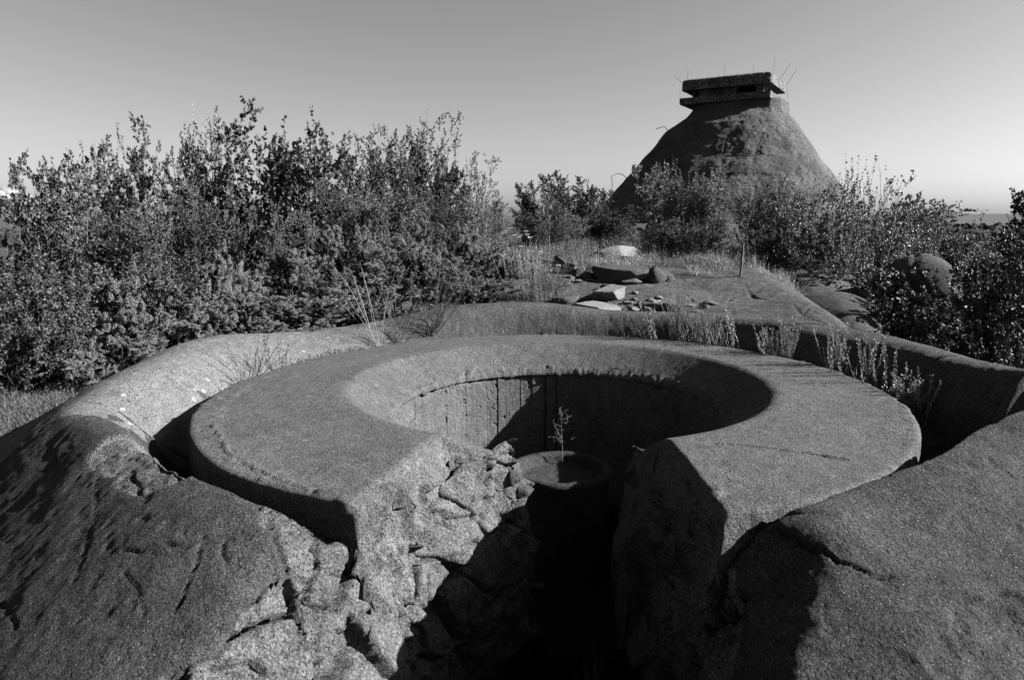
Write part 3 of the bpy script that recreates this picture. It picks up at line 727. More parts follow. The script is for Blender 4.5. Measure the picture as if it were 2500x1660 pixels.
# ================================================================== OBSERVATION BUNKER ON ITS CONE
TX, TY = 13.62, 43.1
def wz(py, Y=TY): return dY(1700, py, Y)[2]
def wx(px, py, Y=TY): return dY(px, py, Y)[0]
SILL = [(228, 1590), (250, 1576), (280, 1555), (340, 1507), (400, 1455), (460, 1399), (492, 1362), (540, 1310)]
SILR = [(228, 1808), (265, 1815), (310, 1824), (355, 1851), (395, 1881), (430, 1910), (470, 1942), (540, 1980)]
zl_ = np.array([wz(y) for y, _ in SILL])[::-1]; rl_ = np.array([TX-wx(x, y) for y, x in SILL])[::-1]
zr_ = np.array([wz(y) for y, _ in SILR])[::-1]; rr_ = np.array([wx(x, y)-TX for y, x in SILR])[::-1]
M_CONE = rockmat('camouflaged_rock_cone', .047, (1, 1, 1.6), .35, .9, 1.2, .9)
def build_cone():
    ztop = dY(1780, 224, 40)[2]+.06; zs = np.linspace(-.8, ztop, 300); A = np.linspace(0, 2*math.pi, 700, endpoint=False)
    Z, AA = np.meshgrid(zs, A, indexing='ij')
    rl = np.interp(Z, zl_, rl_); rR = np.interp(Z, zr_, rr_); rf = np.interp(Z, [0, 2, 4, 6, 7.5, 8.6], [9.0, 7.4, 5.9, 4.3, 2.9, 2.3])
    c, s = np.cos(AA), np.sin(AA)
    rs = np.where(c > 0, rR, rl); r = rs*c*c+rf*s*s
    # near the top it takes the rotated rectangular plan of the lookout
    th = AA-R(149); q = 2.32/np.maximum(np.abs(np.cos(th)), np.abs(np.sin(th))*1.14); q = np.minimum(q, 2.75)
    k = sm(ztop-1.6, ztop, Z); r = r*(1-k*.75)+np.minimum(q, r*1.05)*k*.75
    P = np.stack([TX+r*c, TY+r*s, Z], -1); V = P.reshape(-1, 3)
    zz = V[:, 2]+.5*fbm(V*.35, 3, 301)+.10*(V[:, 0]-TX)*np.sign(V[:, 0]-TX)*.3
    fr = zz/1.25-np.floor(zz/1.25); ledge = .16*sm(0, .15, fr)*(1-fr)
    Q = V@np.array([[.9, .1, .5], [.1, 1, 0], [-.5, 0, 1.0]])
    d = .26*fbm(V*.30, 3, 302)+.14*np.abs(fbm(Q*np.array([.9, .9, .30]), 4, 303))+.03*fbm(V*4, 4, 304)+.35*ledge-.14
    W = worley(V*np.array([.55, .55, .8])+.25*fbm(V*1.2, 2, 305)[:, None], 31); d = d-.07*(1-sm(0, .03, W[1]-W[0]))*(W[2][:, 0] > .5)
    n = np.stack([np.cos(AA), np.sin(AA), 0*AA+.5], -1).reshape(-1, 3); n /= np.linalg.norm(n, axis=1, keepdims=True)
    fade = 1-.6*sm(ztop-.8, ztop, V[:, 2])
    # keep the traced left and right outline close
    side = 1-.55*np.abs(np.cos(AA)).reshape(-1)**3
    V = V+n*(d*fade*side)[:, None]
    V = np.concatenate([V, [[TX, TY, ztop]]]); F = gridfaces(300, 700, True)
    L = 299*700; capf = np.array([[L+i, L+(i+1) % 700, len(V)-1, len(V)-1] for i in range(0, 700)])
    return V, F, capf
TOW = empty('observation_tower', (TX, TY, 0)); tag(TOW, 'steep rock cone topped by a square concrete lookout bunker on the horizon', 'bunker tower')
V, F, capf = build_cone()
link('rock_cone', npmesh('rock_cone', V-np.array([TX, TY, 0]), F, True, M_CONE), TOW)
ANG = R(31)
e1 = np.array([-math.cos(ANG), math.sin(ANG)]); e2 = np.array([math.sin(ANG), math.cos(ANG)])
nc = np.array(dY(1780, 163, 40.0)); N0 = nc[:2]      # near corner of the roof
L1, L2 = 4.95, 4.3
M_BUNK = concrete('weathered_bunker_concrete', .075, grain=.12, bumpk=.5, fleck=0, stain=1.2)
def boxpart(name, a0, a1, b0, b1, z0, z1, bev=.0, mat=None, seg=3, top=False, erode=0, parent=None):
    """box in the bunker's own axes: a along the long face from the near corner, b into the depth"""
    import bmesh
    bm = bmesh.new(); bmesh.ops.create_cube(bm, size=1)
    for v in bm.verts:
        a = a0 if v.co.x < 0 else a1; bb = b0 if v.co.y < 0 else b1; z = z0 if v.co.z < 0 else z1
        v.co = (a, bb, z)
    if erode: bmesh.ops.subdivide_edges(bm, edges=bm.edges[:], cuts=28, use_grid_fill=True)
    elif bev:
        ed = [e for e in bm.edges if (not top) or max(v.co.z for v in e.verts) > z1-.001 and not (min(v.co.z for v in e.verts) < z0+.001 and False)]
        bmesh.ops.bevel(bm, geom=ed, offset=bev, segments=seg, affect='EDGES', profile=.5)
    if erode:
        for v in bm.verts:
            a, bb, z = v.co
            # round the upper and the upright edges
            da = min(a-a0, a1-a); db = min(bb-b0, b1-bb); dz = z1-z; r = bev
            ca = min(max(a, a0+r), a1-r); cb = min(max(bb, b0+r), b1-r); cz = min(z, z1-r)
            d = Vector((a-ca, bb-cb, z-cz))
            if d.length > r: d = d.normalized()*r
            v.co = Vector((ca, cb, cz))+d
        P = np.array([v.co[:] for v in bm.verts]); dn = fbm(P*2.2, 4, 401)*.06+fbm(P*9, 3, 402)*.03
        c = np.array([(a0+a1)/2, (b0+b1)/2, (z0+z1)/2])
        worn = sm(1.9, .4, P[:, 0]-a0)*sm(1.6, .2, P[:, 1]-b0)
        dn = dn-worn*.10*sm(-.1, .4, fbm(P*3.5, 3, 403))
        D = P-c; D /= np.abs(D).max(1, keepdims=True)*0+np.linalg.norm(D, axis=1, keepdims=True)
        for v, q, dd in zip(bm.verts, D, dn*erode): v.co += Vector(q)*float(dd)
    V = np.array([v.co[:] for v in bm.verts])
    W = np.stack([N0[0]+e1[0]*V[:, 0]+e2[0]*V[:, 1]-TX, N0[1]+e1[1]*V[:, 0]+e2[1]*V[:, 1]-TY, V[:, 2]], 1)
    me = bpy.data.meshes.new(name); me.from_pydata([tuple(w) for w in W], [], [[v.index for v in reversed(f.verts)] for f in bm.faces]); bm.free()
    me.materials.append(mat or M_BUNK)
    o = link(name, me, parent or TOW); return o
zt = dY(1780, 163, 40)[2]; zb = dY(1780, 190, 40)[2]; zs1 = dY(1780, 208, 40)[2]; zs0 = dY(1780, 224, 40)[2]
boxpart('roof_slab', 0, L1, 0, L2, zb, zt, bev=.20, erode=.5)
boxpart('base_slab', .0, L1+.08, .0, L2, zs0, zs1, bev=.03, erode=.5)
i0, i1, j0, j1 = .5, L1-.5, .5, L2-.5; Wl = i1-i0; th = .28
for s0, s1 in ((0, .10), (.37, .90), (.965, 1.0)):
    boxpart('wall', i0+Wl*s0, i0+Wl*s1, j0, j0+th, zs1-.01, zb+.01, mat=M_BUNK)
for s0, s1 in ((.09, .35), (.85, 1.0)):
    boxpart('wall', i0, i0+th, j0+(j1-j0)*s0, j0+(j1-j0)*s1, zs1-.012, zb+.012)
boxpart('wall', i0+.01, i1-.01, j1-th, j1, zs1-.011, zb+.011)
boxpart('wall', i1-th, i1, j0+.3, j1-.3, zs1-.013, zb+.013)
M_IRON = plain('rusty_iron', .04, .7)
def tube(pts, r, n=5, r1=None):
    pts = [Vector(p) for p in pts]; V = []; r1 = r if r1 is None else r1
    for i, p in enumerate(pts):
        d = (pts[min(i+1, len(pts)-1)]-pts[max(i-1, 0)]).normalized(); a = d.orthogonal().normalized(); b_ = d.cross(a)
        rr = r+(r1-r)*i/(len(pts)-1)
        for j in range(n): V.append(p+a*rr*math.cos(j*6.2832/n)+b_*rr*math.sin(j*6.2832/n))
    return np.array([v[:] for v in V]), gridfaces(len(pts), n, True)
def bw(a, b_, z): return (N0[0]+e1[0]*a+e2[0]*b_-TX, N0[1]+e1[1]*a+e2[1]*b_-TY, z)
for pts in (
    [bw(L1-.3, .15, zt-.1), bw(L1-.32, .1, zt+.5)], [bw(L1, .1, zt-.15), bw(L1+.45, .05, zt+.25)], [bw(L1-.2, 1.2, zt-.9), bw(L1+.3, .8, zt-1.0), bw(L1+.35, .8, zt-.5)],
    [bw(2.55, .1, zt-.1), bw(2.52, .1, zt+.22), bw(2.6, .1, zt+.62)], [bw(1.0, .3, zt-.1), bw(1.05, .3, zt+.5)], [bw(.15, 1.2, zt-.1), bw(.15, 1.2, zt+.85)],
    [bw(.05, 2.4, zt-.1), bw(-.45, 2.6, zt+.75)], [bw(.02, 4.1, zt-.2), bw(-.5, 4.2, zt+.65)], [bw(-.02, 4.2, zt-.3), bw(-.12, 4.25, zt-.9)],
    [bw(1.9, .3, zt-.05), bw(1.9, .3, zt+.16)], [bw(2.2, .4, zt-.05), bw(2.22, .4, zt+.12)], [bw(3.4, .4, zt-.05), bw(3.4, .4, zt+.14)], [bw(2.9, .3, zt-.05), bw(2.95, .3, zt+.13)]):
    V, F = tube(pts, .011); link('rebar', npmesh('rebar', V, F, True, M_IRON), TOW)
for pts in ([(1585, 345), (1541, 303), (1532, 292), (1512, 298)], [(1412, 430), (1410, 406), (1425, 400), (1437, 404), (1475, 440)]):
    V, F = tube([np.array(dY(a, b_, TY+.2))-np.array([TX, TY, 0]) for a, b_ in pts], .02); link('iron_rung', npmesh('iron_rung', V, F, True, M_IRON), TOW)
# ================================================================== VEGETATION
def nrm(v): return v/(np.linalg.norm(v, axis=-1, keepdims=True)+1e-9)
def leafquads(P, D, L, Wd, rg, up=.6, fold=.15):
    n = len(P); D = nrm(D); U = nrm(rg.normal(size=(n, 3))*.7+np.array([0, 0, up])); S = nrm(np.cross(D, U)); N = nrm(np.cross(S, D))
    L = (L*rg.uniform(.6, 1.25, n))[:, None]; W = L*Wd*.5
    a = P; c = P+D*L; m = P+D*L*.45-N*L*fold
    b = m+S*W; d = m-S*W
    V = np.stack([a, b, c, d], 1).reshape(-1, 3); F = np.arange(4*n).reshape(n, 4); return V, F
def spikes(P, D, L, w, rg):
    n = len(P); D = nrm(D); S = nrm(np.cross(D, rg.normal(size=(n, 3)))); L = (L*rg.uniform(.6, 1.3, n))[:, None]
    V = np.stack([P-S*w, P+S*w, P+D*L], 1).reshape(-1, 3); return V, np.arange(3*n).reshape(n, 3)
class Wood:
    def __init__(s): s.V = []; s.F = []; s.n = 0
    def add(s, pts, r0, r1, k=4):
        pts = np.asarray(pts, float); m = len(pts)
        d = nrm(np.gradient(pts, axis=0)); ref = np.array([.31, .77, .55]); a = nrm(np.cross(d, ref)); b = np.cross(d, a)
        r = np.linspace(r0, r1, m)[:, None, None]; th = np.arange(k)*2*np.pi/k
        ring = pts[:, None, :]+r*(a[:, None, :]*np.cos(th)[None, :, None]+b[:, None, :]*np.sin(th)[None, :, None])
        s.V.append(ring.reshape(-1, 3)); s.F.append(gridfaces(m, k, True)+s.n); s.n += m*k
    def mesh(s, name, mat): return npmesh(name, np.concatenate(s.V), np.concatenate(s.F), True, mat)
def curve(p, d, L, n, rg, jit=.12, lift=.0):
    pts = [np.array(p, float)]; d = np.array(d, float)
    for i in range(n):
        d = d+rg.normal(size=3)*jit+np.array([0, 0, lift]); d /= np.linalg.norm(d); pts.append(pts[-1]+d*L/n)
    return np.array(pts)
def side_dir(d, ang, rg):
    r = np.cross(d, rg.normal(size=3)); r /= np.linalg.norm(r)+1e-9
    return d*math.cos(ang)+r*math.sin(ang)
def tree_mesh(seed, mats, H=3.5, stems=4, tilt=.25, leaf=.045, wid=.8, nb=14, blen=.38, nt=7, tlen=.22, nl=9, lift=.12, r=.03, bare=0., clump=False, low=.18, shoots=6, topbias=1.0, rnd=.6):
    rg = np.random.RandomState(seed); W = Wood(); LP = []; LD = []
    def twig(p, d, L, leaves=True):
        c = curve(p, d, L, 4, rg, .15, lift*.6); W.add(c, r*.12, r*.05, 3)
        if not leaves: return
        n = nl; t = rg.uniform(.15, 1, n)*4; i = np.minimum(t.astype(int), 3); f = (t-i)[:, None]
        P = c[i]*(1-f)+c[i+1]*f; dd = nrm(c[i+1]-c[i])
        D = dd*.5+nrm(rg.normal(size=(n, 3)))*.9+np.array([0, 0, .1]); LP.append(P); LD.append(D)
        if clump:
            m = nl; LP.append(np.repeat(c[-1:], m, 0)); LD.append(nrm(rg.normal(size=(m, 3)))*.9+dd[-1]*.6)
    for s in range(stems):
        az = rg.uniform(0, 6.283); tl = tilt*rg.uniform(.3, 1); d = np.array([math.cos(az)*tl, math.sin(az)*tl, 1.]); d /= np.linalg.norm(d)
        L = H*(1 if s == 0 else rg.uniform(.7, .97)); base = np.array([math.cos(az)*.08*stems**.5*rg.uniform(0, 1), math.sin(az)*.08*stems**.5, 0])
        c = curve(base, d, L, 12, rg, .07, .05); W.add(c, r*L/H, r*.12, 6)
        for b in range(nb):
            t = low+(1-low)*((b+rg.uniform(0, 1))/nb)**topbias*.98; q = t*12; i = min(int(q), 11); f = q-i
            p = c[i]*(1-f)+c[i+1]*f; dd = nrm(c[i+1]-c[i]); env = (1-t)**rnd*min(1, .5+t*1.6)
            bl = H*(blen*env+.06)*rg.uniform(.7, 1.2); bd = side_dir(dd, rg.uniform(.6, 1.15), rg)
            if bd[2] < -.1: bd[2] *= -.5
            bc = curve(p, bd, bl, 6, rg, .13, lift); W.add(bc, r*.34*(1-t*.6), r*.08, 4)
            isb = rg.uniform() < bare
            k = max(3, int(nt*(.5+bl/H*2)))
            for j in range(k):
                q2 = (.25+.75*(j+rg.uniform(0, 1))/k)*6*.999; i2 = int(q2); f2 = q2-i2
                pp = bc[i2]*(1-f2)+bc[i2+1]*f2; twig(pp, side_dir(nrm(bc[i2+1]-bc[i2]), rg.uniform(.4, 1.1), rg), tlen*rg.uniform(.6, 1.3), not isb)
    for s in range(shoots):     # leafy leading shoots that stand above the crown
        p = rg.normal(size=3)*np.array([.16, .16, .06])*H*.6+np.array([0, 0, H*.80]); c = curve(p, [rg.normal()*.15, rg.normal()*.15, 1], H*rg.uniform(.12, .26), 6, rg, .06, .05); W.add(c, r*.15, r*.05, 3)
        n = nl*2; t = rg.uniform(0, .999, n)*6; i = t.astype(int); f = (t-i)[:, None]; LP.append(c[i]*(1-f)+c[i+1]*f); LD.append(nrm(rg.normal(size=(n, 3)))+np.array([0, 0, .5]))
    P = np.concatenate(LP); D = np.concatenate(LD); V, F = leafquads(P, D, leaf, wid, rg)
    top = V[:, 2].max(); sc = H/top
    for i in range(len(W.V)): W.V[i] = W.V[i]*sc
    return W.mesh('trunk', mats[0]), npmesh('crown', V*sc, F, False, mats[1])
M_BARK = plain('grey_bark', .06, .85); M_BIRCH = plain('pale_bark', .17, .7, .5, 30); M_BARKD = plain('dark_bark', .03, .9); M_JUDARK = plain('branch_and_shade_core', .012, .95)
M_LA = leafmat('aspen_leaves', .058, .6, .10, .6, .15); M_LF = leafmat('fine_leaves', .047, .6, .12, .6, .15); M_LR = leafmat('rowan_leaves', .080, .5, .12, .55, .35)
M_LD = leafmat('dark_leaves', .024, .5, .06, .6, .2); M_LB = leafmat('birch_leaves', .064, .6, .12, .55, .35)
M_JU = leafmat('juniper_needles', .12, .35, .02, .8, .05); M_PI = leafmat('pine_needles', .06, .35, .1, .5, .3)
M_DRY = leafmat('dry_grass', .15, .35, .2, .6, .3); M_HEA = leafmat('heather', .07, .5, .1, .7, .2); M_HERB = leafmat('herb_leaves', .17, .4, .2, .6, .3)
SP = {
 'aspen': [tree_mesh(s, (M_BARK, M_LA), 3.6, 5, .33, .082, .95, 15, .27, 8, .20, 11, .13, .028, shoots=4, low=.06, rnd=.45) for s in (1, 2, 3)],
 'fine': [tree_mesh(s, (M_BARK, M_LF), 3.4, 6, .36, .052, .65, 17, .26, 10, .17, 17, .09, .024, shoots=3, low=.06, rnd=.38) for s in (11, 12, 13)],
 'birch': [tree_mesh(s, (M_BIRCH, M_LB), 3.8, 5, .28, .054, .85, 17, .26, 9, .19, 14, .10, .034, shoots=3, low=.12, rnd=.42) for s in (21, 22, 23)],
 'rowan': [tree_mesh(s, (M_BARK, M_LR), 3.2, 6, .48, .078, .32, 14, .34, 8, .20, 14, .12, .028, clump=True, shoots=6, low=.08) for s in (31, 32, 33)],
 'dark': [tree_mesh(s, (M_BARKD, M_LD), 3.6, 5, .45, .075, .7, 16, .42, 11, .26, 20, .05, .045, shoots=2, low=.06) for s in (41, 42)],
 'shoots': [tree_mesh(s, (M_BARK, M_LA), 3.8, 5, .30, .050, .9, 11, .24, 6, .24, 9, .20, .026, bare=.30, shoots=14, low=.08, topbias=1.5) for s in (51, 52)],
 'bush': [tree_mesh(s, (M_BARKD, M_LF), 1.9, 10, .75, .052, .8, 13, .30, 9, .15, 11, .07, .016, shoots=7, low=.03) for s in (61, 62, 63)],
 'paleb': [tree_mesh(s, (M_BARK, M_LR), 2.0, 10, .6, .055, .34, 13, .30, 9, .15, 16, .08, .016, clump=True, shoots=5, low=.05) for s in (71, 72)],
}
CROWNTOP = {}
for k_, prs in SP.items():
    for pr in prs:
        co = np.empty(len(pr[1].vertices)*3, np.float32); pr[1].vertices.foreach_get('co', co); co = co.reshape(-1, 3)
        t_ = co[co[:, 2] > np.percentile(co[:, 2], 98.5)].mean(0); CROWNTOP[(k_, pr[1].name)] = (float(t_[0]), float(t_[1]))
def inst(pair, name, loc, s, rz, names=('trunk', 'crown')):
    e = empty(name, loc, rz); e.scale = (s[0], s[0], s[1])
    for nm, me in zip(names, pair): link(nm, me, e)
    return e
NT = 0; CATS = {'aspen': 'tree', 'fine': 'tree', 'birch': 'tree', 'rowan': 'tree', 'dark': 'tree', 'shoots': 'tree', 'bush': 'bush', 'paleb': 'bush'}
NAMES = {'aspen': 'aspen_tree', 'fine': 'leafy_tree', 'birch': 'birch_tree', 'rowan': 'rowan_tree', 'dark': 'dark_tree', 'shoots': 'young_tree', 'bush': 'leafy_bush', 'paleb': 'pale_bush'}
def plant(px, ytop, Y, sp, label, wk=1.0, group=None):
    global NT
    p = dY(px, ytop, Y); g = t1(p[0], p[1]); h = p[2]-g
    pair = SP[sp][NT % len(SP[sp])]; H0 = {'aspen': 3.6, 'fine': 3.4, 'birch': 3.8, 'rowan': 3.2, 'dark': 3.6, 'shoots': 3.8, 'bush': 1.9, 'paleb': 2.0}[sp]
    s = h*{'fine': 1.10, 'birch': 1.06, 'aspen': 1.07, 'rowan': 1.10, 'dark': 1.05, 'shoots': 1.0, 'bush': 1.12, 'paleb': 1.1}[sp]/H0/1.02; w = wk*max(s, .55 if sp not in ('bush', 'paleb') else .5)
    if group == GL and Y > 12.4 and sp in ('fine', 'aspen', 'birch'): w *= .86
    rz = random.Random(NT*7+3).uniform(0, 6.28); NT += 1
    tx, ty = CROWNTOP[(sp, pair[1].name)]; c, sn = math.cos(rz), math.sin(rz)       # a leaning crown: stand the foot so that the top is where it should be
    o = inst(pair, NAMES[sp], (p[0]-w*(tx*c-ty*sn), p[1]-w*(tx*sn+ty*c), g-.05), (w, s), rz); tag(o, label, CATS[sp], group)
GL = 'trees and shrubs behind the junipers on the left'; GR = 'trees and shrubs around the tower on the right'
for a in (
 (38, 545, 12.8, 'aspen', 'aspen at the left edge with a leafy branch reaching out', .8, GL),
 (118, 392, 13.0, 'aspen', 'large leaved aspen second from the left edge', .7, GL),
 (195, 340, 13.6, 'aspen', 'aspen with one pointed leafy leader left of the bushy twin topped tree', .8, GL),
 (315, 283, 16.0, 'fine', 'tall bushy tree with many upright tips left of the round crowned tree', .85, GL),
 (255, 352, 15.0, 'fine', 'fine leaved tree just left of the one with many upright tips', .9, GL),
 (400, 342, 18.0, 'fine', 'round crowned small tree in the dip left of the tallest trees', .62, GL),
 (495, 255, 16.0, 'birch', 'birch with bare pale stems left of the tallest aspen', .8, GL),
 (592, 235, 14.6, 'aspen', 'tallest aspen on the left skyline with large round leaves', 1.0, GL),
 (540, 300, 15.2, 'aspen', 'dark aspen filling in below the tallest one', 1.0, GL),
 (640, 320, 15.8, 'aspen', 'aspen right beside the tallest one, lower', .9, GL),
 (690, 345, 16.5, 'fine', 'fine leaved tree in the dip right of the tallest aspen', .9, GL),
 (728, 290, 15.5, 'aspen', 'aspen ending in two separate leafy tips', .8, GL),
 (800, 318, 17.0, 'fine', 'broad fine leaved tree right of the two tipped aspen', 1.0, GL),
 (862, 303, 16.6, 'fine', 'broad bushy tree in the middle of the right half of the thicket', 1.0, GL),
 (920, 303, 17.2, 'fine', 'bushy tree with a jagged flat top left of the tall thin leader', .9, GL),
 (980, 335, 17.5, 'dark', 'dark leaved tree left of the tall thin leader', .75, GL),
 (1045, 262, 18.0, 'birch', 'slender tree with one tall thin leader right in the thicket', .75, GL),
 (1100, 350, 18.0, 'birch', 'birch with two pointed tips at the right end of the thicket', .75, GL),
 (1145, 440, 18.5, 'fine', 'low rounded tree at the right end of the thicket', .9, GL),
 (760, 400, 14.2, 'fine', 'fine leaved shrub tree in front of the two tipped aspen', 1.1, GL),
 (880, 420, 14.2, 'rowan', 'pale rowan standing above the junipers', 1.0, GL),
 (950, 440, 14.4, 'paleb', 'pale sunlit bush right of the rowan above the junipers', 1.1, GL),
 (1030, 430, 14.6, 'fine', 'shrub tree above the right end of the junipers', .9, GL),
 (1110, 465, 15.0, 'birch', 'small birch at the right end behind the junipers', .8, GL),
 (655, 470, 12.9, 'rowan', 'small rowan on a thin pale trunk rising from the junipers', .85, GL),
 (560, 440, 13.2, 'fine', 'shrub tree in front of the tallest aspen', 1.0, GL),
 (460, 430, 13.0, 'fine', 'shrub tree below the round crowned tree', 1.1, GL),
 (360, 440, 12.6, 'birch', 'small birch in front of the bushy tree with upright tips', 1.1, GL),
 (270, 470, 12.2, 'fine', 'shrub tree low in the left part of the thicket', 1.1, GL),
 (190, 500, 11.8, 'aspen', 'low aspen in the left part of the thicket', 1.1, GL),
 (95, 570, 11.4, 'aspen', 'low aspen near the left edge beneath the reaching branch', 1.1, GL),
 (15, 610, 11.0, 'bush', 'small leaved bush at the very left edge of the photo', 1.1, GL),
 (75, 600, 9.8, 'bush', 'small leaved bush second from the left edge above the heather', 1.0, GL),
 (170, 610, 9.6, 'bush', 'bush with a pale thin stem above the heather', 1.0, GL),
 (255, 600, 10.2, 'bush', 'small leaved bush left of the first juniper', 1.0, GL),
 (20, 700, 8.8, 'bush', 'dark low bush at the left edge above the heather', .9, GL),
 (120, 720, 8.7, 'bush', 'dark low bush above the heather, right of the one on the left edge', .9, GL),
 # middle
 (1275, 393, 26.0, 'dark', 'dark broad tree on the skyline left of the cone', 1.15, GR),
 (1335, 405, 27.0, 'dark', 'dark tree on the skyline nearest to the foot of the cone', 1.0, GR),
 (1215, 415, 27.0, 'dark', 'dark tree on the skyline left of the young pine', .9, GR),
 (1388, 438, 30.0, 'fine', 'small thin tree at the left foot of the cone', .55, GR),
 (1205, 485, 17.0, 'paleb', 'pale shrub left of the young pine', 1.0, GR),
 (1300, 478, 17.5, 'paleb', 'pale shrub right of the young pine', 1.0, GR),
 (1345, 500, 19.0, 'dark', 'dark low shrub at the foot of the cone, left', .8, GR),
 (1400, 478, 21.0, 'dark', 'dark low tree at the left foot of the cone', .9, GR),
 (1450, 470, 21.5, 'dark', 'dark low tree in shade in front of the cone', .9, GR),
 (1490, 378, 19.0, 'rowan', 'rowan in front of the left half of the cone, leftmost of the row', .95, GR),
 (1545, 385, 18.0, 'rowan', 'rowan with bare twigs on top in front of the cone', .95, GR),
 (1600, 405, 17.5, 'rowan', 'rowan in front of the middle of the cone', .95, GR),
 (1655, 392, 17.2, 'birch', 'birch in front of the middle of the cone', .85, GR),
 (1715, 405, 17.0, 'birch', 'birch behind the stake in front of the cone', .85, GR),
 (1765, 425, 16.8, 'fine', 'fine leaved tree in front of the right half of the cone', .8, GR),
 (1800, 402, 17.0, 'birch', 'birch with a pointed top in front of the right half of the cone', .8, GR),
 (1865, 440, 16.5, 'birch', 'birch at the right foot of the cone', .85, GR),
 (1925, 455, 15.2, 'birch', 'birch with a white trunk on the edge of the rock', .85, GR),
 (1935, 372, 17.5, 'shoots', 'young tree with bare upright twigs against the sky right of the cone', .75, GR),
 (1990, 340, 16.5, 'shoots', 'young tree with long thin leafy shoots, tallest right of the cone', .8, GR),
 (2020, 400, 17.0, 'shoots', 'young tree with sparse shoots right of the tallest one', .7, GR),
 (1950, 425, 15.8, 'birch', 'birch behind the white trunked birch, reaching above it', .8, GR),
 (2005, 440, 15.4, 'birch', 'birch under the longest leafy shoots', .8, GR),
 (1965, 470, 16.0, 'aspen', 'aspen below the long thin shoots', .95, GR),
 (2020, 480, 16.5, 'birch', 'birch beside the domed boulder', .8, GR),
 (1560, 500, 15.6, 'paleb', 'low shrub in front of the rowans', 1.1, GR),
 (1500, 520, 17.0, 'dark', 'dark low shrub under the rowans', .7, GR),
 (1640, 500, 15.4, 'bush', 'low shrub left of the stake', 1.1, GR),
 (1770, 520, 15.2, 'bush', 'low shrub right of the stake', 1.0, GR),
 (1850, 530, 15.0, 'bush', 'low shrub left of the white trunked birch', .9, GR),
 (2010, 600, 13.5, 'bush', 'bush on the slope left of the domed boulder', 1.0, GR),
 (2000, 690, 12.4, 'bush', 'bush below the cracked boulder', .8, GR),
 (2110, 448, 22.0, 'aspen', 'dense tree with a pointed top above the domed boulder', .8, GR),
 (2070, 480, 21.0, 'fine', 'low tree left of the dense pointed one', .8, GR),
 (2155, 470, 22.0, 'birch', 'tree with thin spreading twigs right of the dense pointed one', .8, GR),
 (2205, 500, 21.0, 'shoots', 'sparse tree with thin twigs in front of the sea', .8, GR),
 (2250, 540, 20.0, 'fine', 'low tree just below the sea horizon', .9, GR),
 (2300, 550, 17.0, 'fine', 'low tree left of the dark tree on the right edge', .9, GR),
 (2215, 560, 16.5, 'fine', 'leafy tree right of the domed boulder', 1.0, GR),
 (2275, 590, 13.5, 'aspen', 'aspen in the bushes on the right, behind the parapet', .8, GR),
 (2215, 640, 12.4, 'bush', 'bush at the right side of the domed boulder', 1.0, GR),
 (2362, 440, 11.5, 'dark', 'dark large leaved tree on the right edge of the photo', .75, GR),
 (2370, 520, 8.6, 'dark', 'dark tree low on the right edge of the photo', .65, GR),
 (2085, 472, 17.0, 'fine', 'full crowned tree left above the domed boulder', 1.1, GR),
 (2140, 468, 18.0, 'birch', 'full crowned birch above the domed boulder against the sky', 1.1, GR),
 (2195, 505, 16.5, 'fine', 'full crowned tree right of the domed boulder reaching the sea horizon', 1.1, GR),
 (2150, 540, 18.0, 'fine', 'fine leaved tree right above the domed boulder', .9, GR),
 (2215, 545, 16.5, 'birch', 'birch in the bushes below the sea horizon', .8, GR),
 (2290, 560, 14.0, 'fine', 'fine leaved tree beside the dark tree on the right edge', .9, GR),
 (2330, 590, 12.6, 'aspen', 'aspen in front of the dark tree on the right edge', .8, GR),
 (2310, 600, 11.0, 'aspen', 'aspen behind the parapet near the right edge', .8, GR),
 (2240, 700, 10.6, 'bush', 'bush just behind the right parapet', 1.0, GR),
 (2150, 770, 10.3, 'bush', 'low bush just behind the right parapet, left of the others', .8, GR),
 (2310, 740, 9.2, 'bush', 'bush just behind the right parapet near the right edge', .9, GR),
 (2235, 800, 9.0, 'bush', 'lowest dark bush behind the right parapet', .8, GR)):
    plant(*a)

# ---- young pine
def pine_mesh(seed=5, H=2.0):
    rg = np.random.RandomState(seed); W = Wood(); P = []; D = []
    st = curve([0, 0, 0], [0, 0, 1], H, 16, rg, .01); W.add(st, .025, .006, 6)
    def needles(c, n):
        t = rg.uniform(0, .999, n)*(len(c)-1); i = t.astype(int); f = (t-i)[:, None]; P.append(c[i]*(1-f)+c[i+1]*f); D.append(nrm(c[i+1]-c[i])*1.0+nrm(rg.normal(size=(n, 3)))*.8)
    needles(st[11:], 260)
    for k in range(8):
        z = .15*H+k*.105*H; L = (1-z/H)*.46*H+.06
        for j in range(7):
            a = rg.uniform(0, 6.28); c = curve([0, 0, z], [math.cos(a), math.sin(a), .45], L, 6, rg, .06, .10); W.add(c, .009, .003, 3); needles(c[1:], int(240*L))
            for m in range(3):
                q = c[2+m]; d = side_dir(nrm(c[3+m]-c[2+m]), .7, rg); cc = curve(q, d, L*.35, 4, rg, .06, .1); needles(cc, int(160*L))
    V, F = spikes(np.concatenate(P), np.concatenate(D), .055, .0022, rg); return W.mesh('trunk', M_BARK), npmesh('crown', V, F, False, M_PI)
p = dY(1266, 425, 17.0); g = t1(p[0], p[1]); o = inst(pine_mesh(), 'young_pine', (p[0], p[1], g), ((p[2]-g)/2.0, (p[2]-g)/2.0), 1.0); tag(o, 'young pine with pale needles in front of the dark skyline trees', 'tree')

